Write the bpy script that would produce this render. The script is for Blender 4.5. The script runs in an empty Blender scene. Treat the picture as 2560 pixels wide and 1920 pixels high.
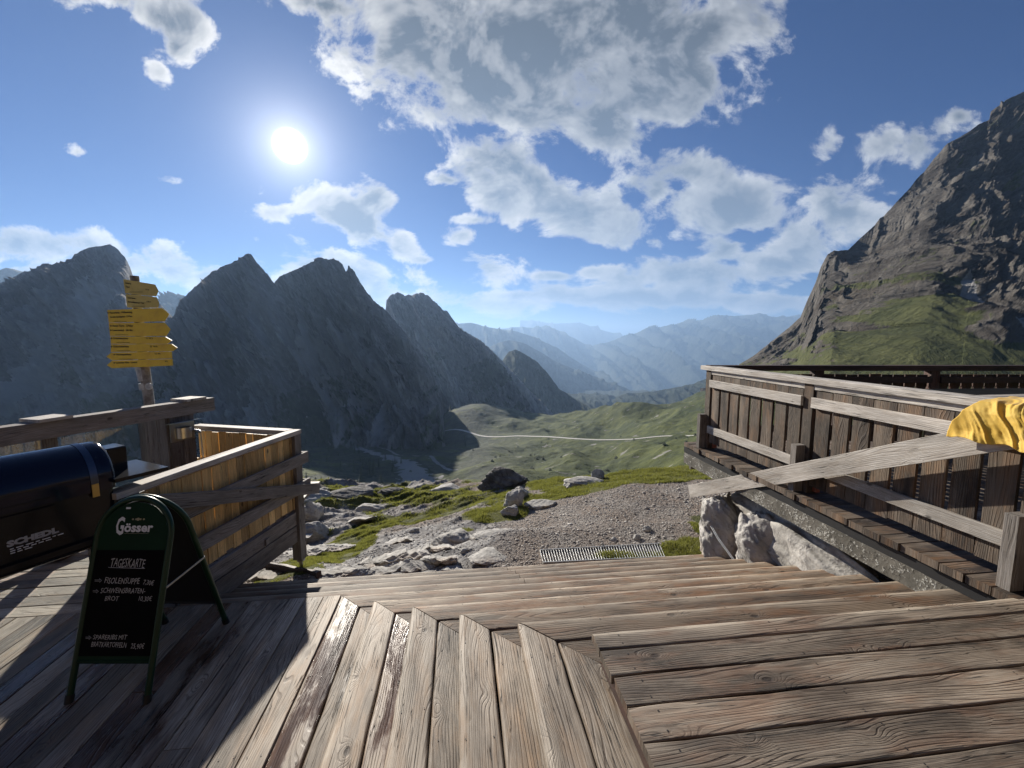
import bpy, math, random
import numpy as np
from mathutils import Matrix, Vector
R=math.radians
scene=bpy.context.scene
C=scene.collection
random.seed(7); RNG=np.random.default_rng(11)
# ------------------------------------------------------------------ camera
PITCH=R(6.23); FPX=1080.0; CAMZ=1.5
cam=bpy.data.cameras.new('camera'); camo=bpy.data.objects.new('camera',cam); C.objects.link(camo)
camo.location=(0,0,CAMZ); camo.rotation_euler=(math.pi/2-PITCH,0,0)
cam.sensor_width=36; cam.sensor_fit='HORIZONTAL'; cam.lens=36*FPX/2560
cam.clip_start=0.05; cam.clip_end=200000
scene.camera=camo
scene.render.engine='CYCLES'
scene.view_settings.view_transform='Standard'; scene.view_settings.look='None'
scene.view_settings.gamma=1; scene.view_settings.use_curve_mapping=False
scene.view_settings.exposure=EXPO=0.8
cp,sp=math.cos(PITCH),math.sin(PITCH)
def ray(px,py):
    u=(px-1280)/FPX; v=(py-960)/FPX
    return (u,cp-v*sp,-sp-v*cp)
def at(px,py,Y):
    d=ray(px,py); k=Y/d[1]; return (d[0]*k,Y,CAMZ+d[2]*k)
def atz(px,py,z):
    d=ray(px,py); k=(z-CAMZ)/d[2]; return (d[0]*k,d[1]*k,z)
# ------------------------------------------------------------------ node helpers
class G:
    def __init__(s,nt): s.nt=nt
    def n(s,typ,ins=None,**pr):
        x=s.nt.nodes.new(typ)
        for k,v in pr.items(): setattr(x,k,v)
        if ins:
            for k,v in ins.items():
                sk=x.inputs[k]
                if isinstance(v,bpy.types.NodeSocket): s.nt.links.new(v,sk)
                else: sk.default_value=v
        return x
    def m(s,op,a,b=0.0,c=0.0,clamp=False):
        x=s.n('ShaderNodeMath',{0:a,1:b,2:c},operation=op); x.use_clamp=clamp; return x.outputs[0]
    def v(s,op,a,b=(0,0,0),out=0):
        x=s.n('ShaderNodeVectorMath',{0:a,1:b},operation=op); return x.outputs[out]
    def xyz(s,v):
        x=s.n('ShaderNodeSeparateXYZ',{0:v}); return x.outputs
    def comb(s,a,b,c=0.0): return s.n('ShaderNodeCombineXYZ',{0:a,1:b,2:c}).outputs[0]
    def noise(s,vec,scale,det=4.0,rough=.55,dist=0.0,col=False,lac=2.0):
        x=s.n('ShaderNodeTexNoise',{'Vector':vec,'Scale':scale,'Detail':det,'Roughness':rough,'Distortion':dist,'Lacunarity':lac})
        return x.outputs['Color' if col else 'Fac']
    def vor(s,vec,scale,out='Distance',rnd=1.0,feature='F1'):
        x=s.n('ShaderNodeTexVoronoi',{'Vector':vec,'Scale':scale,'Randomness':rnd},feature=feature); return x.outputs[out]
    def mr(s,val,a,b,c=0.0,d=1.0,smooth=True):
        x=s.n('ShaderNodeMapRange',{0:val,1:a,2:b,3:c,4:d}); x.interpolation_type='SMOOTHSTEP' if smooth else 'LINEAR'; return x.outputs[0]
    def mix(s,f,a,b,mode='MIX'):
        x=s.n('ShaderNodeMix',data_type='RGBA',blend_type=mode)
        for k,v in ((0,f),(6,a),(7,b)):
            if isinstance(v,bpy.types.NodeSocket): s.nt.links.new(v,x.inputs[k])
            else: x.inputs[k].default_value=v if k==0 else (tuple(v)+(1,) if len(v)==3 else v)
        return x.outputs[2]
    def attr(s,name,out='Fac'): return s.n('ShaderNodeAttribute',attribute_name=name).outputs[out]
def mat(name):
    m=bpy.data.materials.new(name); m.use_nodes=True; nt=m.node_tree; nt.nodes.clear()
    g=G(nt); g.out=g.n('ShaderNodeOutputMaterial'); g.bs=g.n('ShaderNodeBsdfPrincipled'); nt.links.new(g.bs.outputs[0],g.out.inputs[0])
    return m,g
def setin(g,k,v):
    if isinstance(v,bpy.types.NodeSocket): g.nt.links.new(v,g.bs.inputs[k])
    else: g.bs.inputs[k].default_value=tuple(v)+(1,) if (isinstance(v,tuple) and len(v)==3) else v
def bump(g,h,strength=.5,dist=.01):
    b=g.n('ShaderNodeBump',{'Strength':strength,'Distance':dist,'Height':h}); g.nt.links.new(b.outputs[0],g.bs.inputs['Normal'])
# ------------------------------------------------------------------ sun + sky
SPX=ray(725,365); sl=math.sqrt(sum(c*c for c in SPX)); SUN=tuple(c/sl for c in SPX)
ELEV=math.asin(SUN[2]); AZ=math.atan2(SUN[0],SUN[1])   # azimuth from +Y towards +X
sun=bpy.data.lights.new('sun','SUN'); sun.energy=5.0; sun.angle=R(.53); sun.color=(1,.93,.82)
suno=bpy.data.objects.new('sun',sun); C.objects.link(suno)
suno.rotation_euler=Vector(SUN).to_track_quat('Z','Y').to_euler(); suno.location=(-20,40,30)
w=bpy.data.worlds.new('World'); scene.world=w; w.use_nodes=True; nt=w.node_tree; nt.nodes.clear(); g=G(nt)
sky=g.n('ShaderNodeTexSky',sky_type='NISHITA'); sky.sun_disc=False; sky.sun_elevation=ELEV; sky.sun_rotation=AZ
sky.altitude=2200; sky.air_density=1.0; sky.dust_density=.25; sky.ozone_density=3.0
D=g.n('ShaderNodeTexCoord').outputs['Generated']
D=g.v('NORMALIZE',D)
dx,dy,dz=g.xyz(D)[:3]
dyc=g.m('MAXIMUM',g.m('ABSOLUTE',dy),.12)
a=g.m('DIVIDE',dx,dyc); b=g.m('DIVIDE',dz,dyc)
P=g.comb(a,b,0.0)
# cloud banks: (px,py,rx,ry,rot,weight) -> directions
CL=[(1400,90,430,170,8,1.5),(1060,90,230,130,-25,1.2),(1720,100,190,140,0,1),(1290,270,260,70,-5,.85),(1520,290,130,110,30,.95),(800,10,160,40,-10,.6),(1180,180,300,100,-20,1.5),
 (1600,200,230,130,0,1.5),(400,40,150,70,-25,.8),(300,-20,200,60,0,.8),(440,120,60,70,30,.55),
 (1300,430,150,95,-35,.9),(1460,540,170,70,-15,1),(1240,480,120,70,-30,.85),(1120,450,70,22,0,.5),(1190,550,100,22,0,.38),
 (860,540,170,62,-22,1),(940,500,70,60,0,.9),(700,530,80,28,0,.55),(1000,610,55,50,-40,.75),
 (850,690,190,75,-8,.9),(940,730,70,90,0,.8),(720,700,50,30,0,.5),
 (1740,430,130,65,-10,.8),(1840,520,210,75,-8,1),(2120,520,105,80,0,1),(1980,590,90,60,0,.6),(1640,480,60,50,0,.5),
 (2070,365,50,60,-40,.2),(2190,370,90,55,15,.25),(2330,345,130,50,25,.2),(2400,290,40,30,0,.4),
 (1220,680,90,70,-10,.7),(1300,740,190,26,0,.75),(1390,690,70,16,0,.6),(1480,680,50,22,0,.7),(1700,690,330,48,0,.65),(1950,660,120,70,0,.7),(1820,620,60,50,0,.6),(1560,745,430,40,0,.75),(1250,760,200,30,0,.7),(1900,755,260,30,0,.8),(1990,600,120,90,0,.6),
 (1150,590,60,35,0,.5),(1640,603,46,26,0,.1),(1050,650,60,14,0,.3),
 (80,610,230,52,-6,.85),(280,650,160,55,-12,.8),(430,680,85,60,-8,.85),(90,690,140,30,0,.55),(520,690,60,40,0,.5),
 (200,380,34,20,0,.02),(422,455,60,18,-8,.05),(405,180,50,40,-25,.2),(1560,-60,500,70,0,1.5)]
def sky_ab(px,py):
    d=ray(px,py); return d[0]/d[1],d[2]/d[1]
cov=None
for (px,py,rx,ry,rot,wt) in CL:
    A,B=sky_ab(px,py); A2,B2=sky_ab(px+rx,py); A3,B3=sky_ab(px,py-ry)
    ra=abs(A2-A); rb=abs(B3-B)
    mp=g.n('ShaderNodeMapping',{'Vector':P,'Location':(A,B,0),'Rotation':(0,0,R(rot)),'Scale':(ra,rb,1)},vector_type='TEXTURE')
    L=g.v('LENGTH',mp.outputs[0],out='Value')
    f=g.mr(L,2.1,0.0,-1.25,wt*.8+.36,smooth=False)
    cov=f if cov is None else g.n('ShaderNodeMath',{0:cov,1:f,2:.35},operation='SMOOTH_MAX').outputs[0]
# streak coordinates: detail shrinks towards the horizon
def dens(off,det_=10.0):
    Q=g.v('ADD',P,off)
    qx,qy=g.xyz(Q)[:2]
    yy=g.m('ADD',g.m('MULTIPLY',qy,.62),g.m('MULTIPLY',g.m('LOGARITHM',g.m('ADD',g.m('MAXIMUM',qy,0.0),.22),2.718282),.42))
    Q2=g.comb(qx,yy,0.0)
    n1=g.noise(Q2,6.2,det_,.62,.28)
    e=g.m('MULTIPLY',g.m('SUBTRACT',n1,.5),4.0)
    return g.m('ADD',cov,e),Q2
sa,sb=sky_ab(725,365)
d0,Q2=dens((0,0,0))
S=g.comb(sa,sb,0.0)
toS=g.v('NORMALIZE',g.v('SUBTRACT',S,P))
sc_=g.n('ShaderNodeVectorMath',{0:toS,'Scale':.045},operation='SCALE').outputs[0]
d1,_=dens(sc_,4.0)
alpha=g.mr(d0,-.12,.40)
up_=g.mr(b,.02,.12)          # clouds thin into the haze at the horizon
alpha=g.m('MULTIPLY',alpha,g.mr(b,-.02,.06,.25,1.0))
thick=g.mr(d0,.0,1.9,smooth=False)
lit=g.mr(g.m('SUBTRACT',d0,d1),-.25,.55)
# angle to the sun
cs=g.v('DOT_PRODUCT',D,SUN,out='Value')
ang=g.m('ARCCOSINE',g.m('MINIMUM',cs,.99999))
near=g.mr(ang,.75,.15)
fine=g.noise(Q2,7.0,7.0,.62)
body=g.m('EXPONENT',g.m('MULTIPLY',g.m('MAXIMUM',d0,0.0),-1.9))
bil=g.noise(Q2,2.6,4.0,.55,.4)
shade=g.m('ADD',g.m('MULTIPLY',body,1.08),g.m('ADD',g.m('MULTIPLY',g.m('SUBTRACT',lit,.5),.42),g.m('ADD',g.m('MULTIPLY',g.m('SUBTRACT',fine,.5),.6),g.m('MULTIPLY',g.m('SUBTRACT',bil,.5),.8))))
ccore=g.mix(g.mr(b,.05,.75),(.25,.34,.48),(.12,.15,.195))
crim=g.mix(near,(.80,.83,.88),(1.15,1.12,1.08))
ccol=g.mix(g.mr(shade,.02,1.08,smooth=False),ccore,crim)
SKYS=.05
skyc=g.n('ShaderNodeVectorMath',{0:sky.outputs[0],'Scale':SKYS},operation='SCALE').outputs[0]
skyc=g.mix(1.0,skyc,(.285,.496,.806),'MULTIPLY')
EXF=1.0
ccol=g.n('ShaderNodeVectorMath',{0:ccol,'Scale':.54},operation='SCALE').outputs[0]
col=g.mix(alpha,skyc,ccol)
# the sun's disc (over-exposed) and its aureole: light given off by the sky itself
disc=g.mr(ang,.032,.018,0.0,2.5)
aur=g.m('ADD',g.m('MULTIPLY',g.m('EXPONENT',g.m('MULTIPLY',ang,-24.0)),.85),g.m('MULTIPLY',g.m('EXPONENT',g.m('MULTIPLY',ang,-6.0)),.07))
glow=g.n('ShaderNodeVectorMath',{0:(1.0,.97,.92),'Scale':g.m('ADD',disc,aur)},operation='SCALE').outputs[0]
col=g.v('ADD',col,glow)
bg=g.n('ShaderNodeBackground',{'Color':col,'Strength':1.0}); wo=g.n('ShaderNodeOutputWorld'); nt.links.new(bg.outputs[0],wo.inputs[0])
w.cycles.sampling_method='MANUAL'; w.cycles.sample_map_resolution=1024
# ------------------------------------------------------------------ numpy noise
def _h(ix,iy,s):
    h=(ix.astype(np.int64)*374761393+iy.astype(np.int64)*668265263+s*1442695041)&0xffffffff
    h=((h^(h>>13))*1274126177)&0xffffffff
    return ((h^(h>>16))&0xffff)/65535.0*2*np.pi
def perlin(x,y,s=0):
    x=np.asarray(x,float); y=np.asarray(y,float)
    ix=np.floor(x); iy=np.floor(y); fx=x-ix; fy=y-iy
    ux=fx*fx*fx*(fx*(fx*6-15)+10); uy=fy*fy*fy*(fy*(fy*6-15)+10)
    def gd(a,b):
        t=_h(ix+a,iy+b,s); return np.cos(t)*(fx-a)+np.sin(t)*(fy-b)
    n0=gd(0,0)*(1-ux)+gd(1,0)*ux; n1=gd(0,1)*(1-ux)+gd(1,1)*ux
    return (n0*(1-uy)+n1*uy)*1.5
def fbm(x,y,o=5,s=0,gain=.5):
    r=0;a=1
    for i in range(o): r=r+a*perlin(x,y,s+i*17); x=x*2.03;y=y*2.03;a*=gain
    return r
def ridged(x,y,o=5,s=0,gain=.5):
    r=0;a=1;w=1
    for i in range(o):
        n=1-np.abs(perlin(x,y,s+i*17)); n=n*n; r=r+a*n*w; w=np.clip(n*1.6,0,1); x=x*2.03;y=y*2.03;a*=gain
    return r
def sstep(a,b,x):
    t=np.clip((x-a)/(b-a),0,1); return t*t*(3-2*t)
# ------------------------------------------------------------------ mesh helpers
def tag(o,label=None,cat=None,group=None,kind=None):
    if label: o['label']=label
    if cat: o['category']=cat
    if group: o['group']=group
    if kind: o['kind']=kind
    return o
def grid_mesh(name,V,nr,nc,material,attrs=None,smooth=True,wrap=False):
    me=bpy.data.meshes.new(name); me.vertices.add(len(V)); me.vertices.foreach_set('co',np.asarray(V,np.float32).ravel())
    r,c=np.meshgrid(np.arange(nr-1),np.arange(nc-1),indexing='ij'); a=(r*nc+c).ravel()
    F=np.stack([a,a+1,a+nc+1,a+nc],1)
    me.loops.add(F.size); me.loops.foreach_set('vertex_index',F.ravel().astype(np.int32))
    me.polygons.add(len(F)); me.polygons.foreach_set('loop_start',np.arange(0,F.size,4,dtype=np.int32)); me.polygons.foreach_set('loop_total',np.full(len(F),4,np.int32))
    me.update(calc_edges=True)
    if smooth: me.polygons.foreach_set('use_smooth',np.ones(len(F),bool))
    for k,v in (attrs or {}).items():
        at_=me.attributes.new(k,'FLOAT','POINT'); at_.data.foreach_set('value',np.asarray(v,np.float32).ravel())
    me.materials.append(material); me.validate()
    o=bpy.data.objects.new(name,me); C.objects.link(o); return o
def raw_mesh(name,V,F,material,smooth=False,parent=None,attrs=None):
    """V (n,3), F (m,k) uniform faces"""
    V=np.asarray(V,np.float32); F=np.asarray(F,np.int32); k=F.shape[1]
    me=bpy.data.meshes.new(name); me.vertices.add(len(V)); me.vertices.foreach_set('co',V.ravel())
    me.loops.add(F.size); me.loops.foreach_set('vertex_index',F.ravel())
    me.polygons.add(len(F)); me.polygons.foreach_set('loop_start',np.arange(0,F.size,k,dtype=np.int32)); me.polygons.foreach_set('loop_total',np.full(len(F),k,np.int32))
    me.update(calc_edges=True)
    if smooth: me.polygons.foreach_set('use_smooth',np.ones(len(F),bool))
    for kk,v in (attrs or {}).items():
        at_=me.attributes.new(kk,'FLOAT','POINT'); at_.data.foreach_set('value',np.asarray(v,np.float32).ravel())
    me.materials.append(material)
    o=bpy.data.objects.new(name,me); C.objects.link(o)
    if parent: o.parent=parent
    return o
# ================================================================== TERRAIN
def rbf(pts,vals,lam=1e-6):
    P_=np.asarray(pts,float); n=len(P_)
    d=np.linalg.norm(P_[:,None]-P_[None],axis=2); K=np.where(d>0,d*d*np.log(d+1e-12),0)+lam*np.eye(n)
    A=np.zeros((n+3,n+3)); A[:n,:n]=K; A[:n,n]=1; A[:n,n+1:]=P_; A[n,:n]=1; A[n+1:,:n]=P_.T
    c=np.linalg.solve(A,np.concatenate([vals,[0,0,0]]))
    def f(x,y):
        sh=np.shape(x); q=np.stack([np.ravel(x),np.ravel(y)],1); out=np.empty(len(q))
        for i in range(0,len(q),200000):
            qq=q[i:i+200000]; r=np.full(len(qq),c[n]); r+=qq@c[n+1:]
            for j in range(n):
                dd=(qq[:,0]-P_[j,0])**2+(qq[:,1]-P_[j,1])**2; r+=c[j]*.5*dd*np.log(dd+1e-12)
            out[i:i+200000]=r
        return out.reshape(sh)
    return f
NEARC=[(1300,1400,5.6,None),(-3.0,4.9,-1.58),(-2.6,5.3,-1.5),(0,4.9,-1.47),(3,4.9,-1.43),(6,5,-1.4),(-5,5.5,-1.75),(-4,3,-1.8),(3,0,-1.4),(-3,0,-1.8),(8,0,-1.4),(-9,0,-2.0),(-9,6,-2.4),(0,-6,-1.4)]
NPX=[(1700,1250,7.5),(1760,1165,10.2),(1700,1200,9),(1500,1190,10.5),(1500,1240,8.2),(1380,1215,10),(1300,1222,10.5),(1200,1230,11),(1100,1235,12.5),(1000,1225,15),(900,1218,15.5),(820,1208,15),(740,1222,14),
     (900,1300,9.8),(1000,1300,9),(1100,1300,8.2),(1250,1300,7.6),(1400,1300,7.1),(1600,1300,6.7),(800,1380,7.2),(900,1430,5.7),(1100,1400,5.8),(1300,1390,5.5),(760,1290,10),(700,1240,13),(1000,1260,11.5),(900,1250,12.5),(560,1230,15),(300,1230,17)]
pts=[];vals=[]
for q in NEARC[1:]: pts.append(q[:2]); vals.append(q[2])
for px,py,Y in NPX:
    p=at(px,py,Y); pts.append(p[:2]); vals.append(p[2])
nearf=rbf(pts,vals,1e-3)
FPT=[(800,1195,230),(950,1200,230),(1010,1165,300),(1060,1195,215),(880,1125,420),(1180,1200,200),(1300,1190,160),(1400,1185,130),(1500,1180,110),(1600,1175,100),(1720,1150,95),(1600,1100,230),(1480,1140,190),(1700,1080,260),
 (1560,1120,200),(1380,1150,220),(1450,1125,260),(1000,1076,620),(1103,1080,600),(1200,1085,560),(1291,1090,510),(1368,1092,470),(1490,1100,420),(1584,1098,390),(1653,1091,370),(1767,1085,330),
 (1201,1017,690),(1140,1030,660),(1266,1036,690),(1303,1047,660),(1368,1036,650),(1441,1030,640),(1527,1020,620),(1592,998,600),(1660,1004,560),(1700,1002,520),(1779,979,480),(1850,930,440),
 (1200,1140,340),(1250,1180,210),(1300,1130,370),(1400,1120,340),(1380,1065,560),(1500,1060,520),(1600,1040,500),(1700,1040,440),(1250,1055,630),
 (800,1085,700),(600,1070,760),(400,1070,760),(200,1060,780),(0,1050,800),(-400,1050,850),(700,1150,330),(500,1190,270),(200,1230,220),(-300,1300,200),
 (900,1062,820),(1000,1050,850),(1090,1045,900),(960,1110,480),(760,1120,430),(1500,1215,42),(1100,1250,45),(800,1250,45),(1700,1190,40),(400,1300,45),(-400,1400,60),(2100,1000,150),(2500,1020,120),(3200,1100,110),(2200,960,260),(2900,1000,300)]
pts=[];vals=[]
for px,py,Y in FPT:
    p=at(px,py,Y); r_=math.hypot(p[0],p[1]); pts.append((math.atan2(p[0],p[1])*3,math.log(r_))); vals.append(p[2]/r_)
for az,r_,z in [(-5,1500,-260),(5,1300,-330),(15,1200,-300),(25,1000,-180),(0,3000,-900),(12,3000,-1000),(30,3000,-600),(-30,2500,-300),(-60,1500,-150),(60,1500,-50),(-80,300,-40),(80,300,10),(-60,3000,-400),(60,3000,-300)]:
    pts.append((R(az)*3,math.log(r_))); vals.append(z/r_)
farf=rbf(pts,vals,1e-3)
LIPA=np.array([-180,-60,-35,-28,-22,-12,-5,2,8,14,20,26,32,60,180]); LIPR=np.array([12,14,17,17.5,16.8,16.5,15,11.5,10.8,10.8,11.2,11.8,12,12,12])
def seg_d(x,y,pl):
    best=np.full(np.shape(x),1e9)
    for (ax,ay),(bx,by) in zip(pl[:-1],pl[1:]):
        t=np.clip(((x-ax)*(bx-ax)+(y-ay)*(by-ay))/((bx-ax)**2+(by-ay)**2),0,1)
        best=np.minimum(best,np.hypot(x-ax-t*(bx-ax),y-ay-t*(by-ay)))
    return best
ROAD=[at(*q)[:2] for q in [(975,1072,640),(994,1076,625),(1014,1084,600),(1063,1081,600),(1103,1079,600),(1144,1082,580),(1200,1087,550),(1291,1090,510),(1368,1092,470),(1429,1096,440),(1490,1100,420),(1584,1098,390),(1653,1091,370),(1734,1085,340),(1800,1082,325),(1900,1080,300)]]
STREAM=[(at(*q[:3])[:2],q[3]) for q in [(885,1100,460,4),(890,1120,420,5),(940,1136,380,6),(1000,1150,330,8),(1030,1170,290,10),(1050,1190,240,15),(1060,1215,200,20),(1130,1195,210,11),(1180,1196,200,7)]]
PATH=[at(*q)[:2] for q in [(925,1095,520),(925,1110,470),(960,1125,430),(1000,1140,390),(1070,1150,360),(1110,1165,300),(1140,1172,280)]]
def base_far(x,y):
    r_=np.hypot(x,y)+1e-6; az=np.arctan2(x,y)
    h=farf(az*3,np.log(r_))*r_
    fl=-1000.0
    t=sstep(1300,4200,r_); h=h*(1-t)+fl*t
    return h
def ground_z(x,y,detail=True):
    x=np.asarray(x,float); y=np.asarray(y,float)
    r_=np.hypot(x,y)+1e-6; az=np.degrees(np.arctan2(x,y)); lip=np.interp(az,LIPA,LIPR)
    rc=np.minimum(r_,lip*1.15); k=rc/r_
    hn=nearf(x*k,y*k)
    out=np.array(hn); far=r_>lip*.9
    if far.any():
        rr=r_[far]; t=sstep(lip[far]*1.02,lip[far]*2.1,rr)
        drop=-(np.maximum(rr-lip[far],0))*.62
        xf,yf=x[far],y[far]
        hf=base_far(xf,yf)
        if detail:
            amp=np.clip(rr/60,0,1)*np.clip(2.2-rr/900,.25,1)
            # rolling hummocks, gullies
            lit=sstep(-6,6,az[far])
            n=ridged(xf/150,yf/210,5,31,.42)-1.0
            m2=fbm(xf/62,yf/80,4,77,.42)
            dr=np.minimum(seg_d(xf,yf,ROAD),90)
            keep=sstep(5,60,dr)
            hf=hf+amp*keep*(n*12*(.3+.7*lit)+m2*3.6+lit*5.0*fbm(xf/95,yf/150,3,131)-3.8*lit)+amp*.35*fbm(xf/7,yf/7,4,5)*sstep(2,8,dr)
            for c,wd in STREAM:
                q=np.exp(-(((xf-c[0])**2+(yf-c[1])**2)/(wd*1.6)**2)); hf=hf-q*1.0
        near_h=out[far]+drop
        out[far]=near_h*(1-t)+hf*t
    if detail:
        nr=np.clip(1-np.maximum(r_-lip,0)/10,0,1)
        left=sstep(1.2,-2.5,x+ (y-8)*.15)*sstep(4.8,6.5,y)
        out=out+nr*(fbm(x/1.7,y/1.7,4,3)*.05+left*(ridged((x*.8+y*.6)/2.6,(y*.8-x*.6)/1.1,5,9)-.9)*.16*np.clip((y-4)/5,0,1.6))
    d_=np.maximum(np.abs(x-1.22)-1.3,0)+np.maximum(np.abs(y-5.75)-.45,0); k_=sstep(.5,0.0,d_); out=out*(1-k_)+(-1.425)*k_
    return out
def near_masks(x,y):
    """grass / slab-rock masks of the near ground"""
    n=fbm(x/.9,y/.9,4,41); n2=fbm(x/2.7,y/2.7,3,55)
    gpl=[(atz(*q)[:2]) for q in [(800,1420,-1.95),(870,1370,-2.2),(900,1330,-2.45),(960,1300,-2.4),(1060,1275,-2.3),(1150,1255,-2.3),(1240,1240,-2.2)]]
    g1=sstep(.62,.28,seg_d(x,y,gpl)+n*.22)
    g2=0
    for (px,py,z,rx,ry) in [(1245,1290,-1.95,.75,.45),(1330,1252,-1.95,1.0,.45),(1450,1225,-1.8,1.1,.5),(1540,1200,-1.75,1.5,.6),(1640,1190,-1.6,1.6,.7),(1750,1180,-1.55,1.5,.8),(1740,1370,-1.42,.55,.34),(1900,1330,-1.4,1.0,.8),(1590,1390,-1.42,.55,.10),(1640,1393,-1.42,.3,.14),(1700,1388,-1.42,.34,.22),(730,1445,-1.62,.5,.3),(1150,1330,-1.9,.22,.16)]:
        c=atz(px,py,z); g2=np.maximum(g2,sstep(1.15,.75,np.hypot((x-c[0])/rx,(y-c[1])/ry)+n*.3))
    r_=np.hypot(x,y); az=np.degrees(np.arctan2(x,y)); lip=np.interp(az,LIPA,LIPR)
    edge=sstep(lip-1.9,lip-1.2,r_+n*.5)*sstep(-2,6,az)
    leftfar=sstep(8.4,10.5,y+n*1.2)*sstep(1.5,-.8,x+n*.6)
    grass=np.maximum.reduce([g1,g2,edge,leftfar*np.clip(.72+.9*n2+.35*n,0,1)])
    s1=sstep(1.9,1.3,np.hypot((x+1.55)/1.0,(y-6.4)/1.05)+n*.35)
    s2=sstep(-2.0,-3.0,x+n*.5)*sstep(5.3,6.2,y)
    lf=leftfar*sstep(.1,.45,n2*.8+n*.4)
    rock=np.clip(np.maximum.reduce([s1,s2*.8,lf]),0,1)
    return grass,rock
naz=np.concatenate([np.linspace(-180,-62,60,endpoint=False),np.linspace(-62,62,1150),np.linspace(62,180,60,endpoint=True)[1:]])
nr_=np.concatenate([np.geomspace(.4,3.5,14,endpoint=False),np.geomspace(3.5,20,300,endpoint=False),np.geomspace(20,110,60,endpoint=False),np.geomspace(110,900,420,endpoint=False),np.geomspace(900,90000,110)])
AA,RR=np.meshgrid(np.radians(naz),nr_,indexing='ij')
AA=AA.T;RR=RR.T
TX=RR*np.sin(AA);TY=RR*np.cos(AA);TZ=ground_z(TX,TY)
gm,rm=near_masks(TX,TY)
nearm=sstep(34,22,RR)
dr=seg_d(TX,TY,ROAD)
lit=sstep(-6,6,np.degrees(AA))
streamm=np.zeros_like(TX)
n_=fbm(TX/9,TY/9,4,61)
spl=[c for c,_ in STREAM]; 
best=np.zeros_like(TX)
for i in range(len(STREAM)-1):
    (ax,ay),w0=STREAM[i];(bx,by),w1=STREAM[i+1]
    t=np.clip(((TX-ax)*(bx-ax)+(TY-ay)*(by-ay))/((bx-ax)**2+(by-ay)**2),0,1)
    d=np.hypot(TX-ax-t*(bx-ax),TY-ay-t*(by-ay))+n_*5; wd=w0+(w1-w0)*t
    best=np.maximum(best,sstep(wd*1.0,wd*.6,d))
streamm=best*(1-nearm)
pathm=sstep(2.4,1.2,seg_d(TX,TY,PATH))*(1-nearm)
streamm=np.maximum(streamm,pathm*.7)
bank=sstep(.1,.6,fbm(TX/22,TY/30,4,91)+.2)*(1-nearm)*sstep(26,4,np.abs(dr-14))*.35
forest=(1-lit)*sstep(-.45,.1,fbm(TX/40,TY/40,4,23)+.15)*sstep(130,200,RR)*sstep(1000,800,RR)
grass=np.where(nearm>0,gm,0)*nearm+(1-nearm)*(1-.75*bank)*(1-streamm)
rock=rm*nearm+(1-nearm)*np.clip(bank+sstep(.78,1.0,fbm(TX/14,TY/10,4,71)+.2)*.7,0,1)*(1-streamm)
# ---- ground material
m_ground,g=mat('ground'); 
oc=g.n('ShaderNodeTexCoord').outputs['Object']
aG,aR,aS,aF,aN=[g.attr(k) for k in('grass','rock','stream','forest','nearm')]
# gravel: two sizes of stones
v1=g.n('ShaderNodeTexVoronoi',{'Vector':oc,'Scale':42.0}); v2=g.n('ShaderNodeTexVoronoi',{'Vector':oc,'Scale':95.0})
s1c=g.xyz(v1.outputs['Color'])[0]; s2c=g.xyz(v2.outputs['Color'])[0]
nn=g.noise(oc,1.3,6,.6); nf=g.noise(oc,30,5,.65)
gv=g.mix(g.mr(s1c,.1,.95),(.15,.13,.115),(.42,.385,.35))
gv=g.mix(.45,gv,g.mix(s2c,(.13,.11,.10),(.44,.41,.37)))
gv=g.mix(g.mr(nn,.35,.7),g.mix(1.0,gv,(.80,.70,.63),'MULTIPLY'),gv)
gh=g.m('ADD',g.m('MULTIPLY',v1.outputs['Distance'],-.6),g.m('MULTIPLY',v2.outputs['Distance'],-.3))
# grass near
gn=g.noise(oc,3.0,6,.6); gf=g.noise(oc,70,4,.7)
gr=g.mix(g.mr(gn,.3,.7),(.075,.085,.022),(.165,.160,.050))
gr=g.mix(g.mr(gf,.3,.75),g.mix(1.0,gr,(.45,.5,.45),'MULTIPLY'),gr)
# rock near
rn=g.noise(oc,2.2,9,.62,.6); rf=g.noise(oc,14,8,.65)
rk=g.mix(g.mr(rn,.32,.68),(.17,.16,.155),(.44,.425,.40))
rk=g.mix(g.mr(rf,.35,.6),g.mix(1.0,rk,(.55,.55,.57),'MULTIPLY'),rk)
near=g.mix(aR,gv,rk)
ge=g.mr(g.m('ADD',aG,g.m('MULTIPLY',g.m('SUBTRACT',nf,.5),.7)),.38,.6)
near=g.mix(ge,near,gr)
# far
f1=g.noise(oc,.018,8,.6); f2=g.noise(oc,.12,8,.65); f3=g.noise(oc,.9,5,.65)
fg=g.mix(g.mr(f1,.35,.65),(.040,.058,.009),(.108,.122,.024))
fg=g.mix(g.mr(f2,.42,.62),g.mix(1.0,fg,(.62,.66,.6),'MULTIPLY'),fg)
fg=g.mix(g.mr(f3,.5,.72),fg,g.mix(1.0,fg,(.5,.52,.5),'MULTIPLY'))
fk=g.mix(g.mr(f2,.35,.65),(.13,.12,.10),(.27,.26,.24))
far_=g.mix(g.mr(g.m('ADD',aR,g.m('MULTIPLY',g.m('SUBTRACT',f3,.5),1.1)),.4,.75),fg,fk)
fp=g.noise(oc,.05,7,.7); far_=g.mix(g.m('MULTIPLY',g.mr(fp,.57,.62),.6),far_,(.022,.034,.014)); far_=g.mix(aF,far_,g.mix(g.mr(f2,.4,.6),(.012,.020,.010),(.045,.055,.028)))
far_=g.mix(g.mr(g.m('ADD',aS,g.m('MULTIPLY',g.m('SUBTRACT',f2,.5),.5)),.35,.6),far_,(.27,.26,.245))
colr=g.mix(aN,far_,near)
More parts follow.
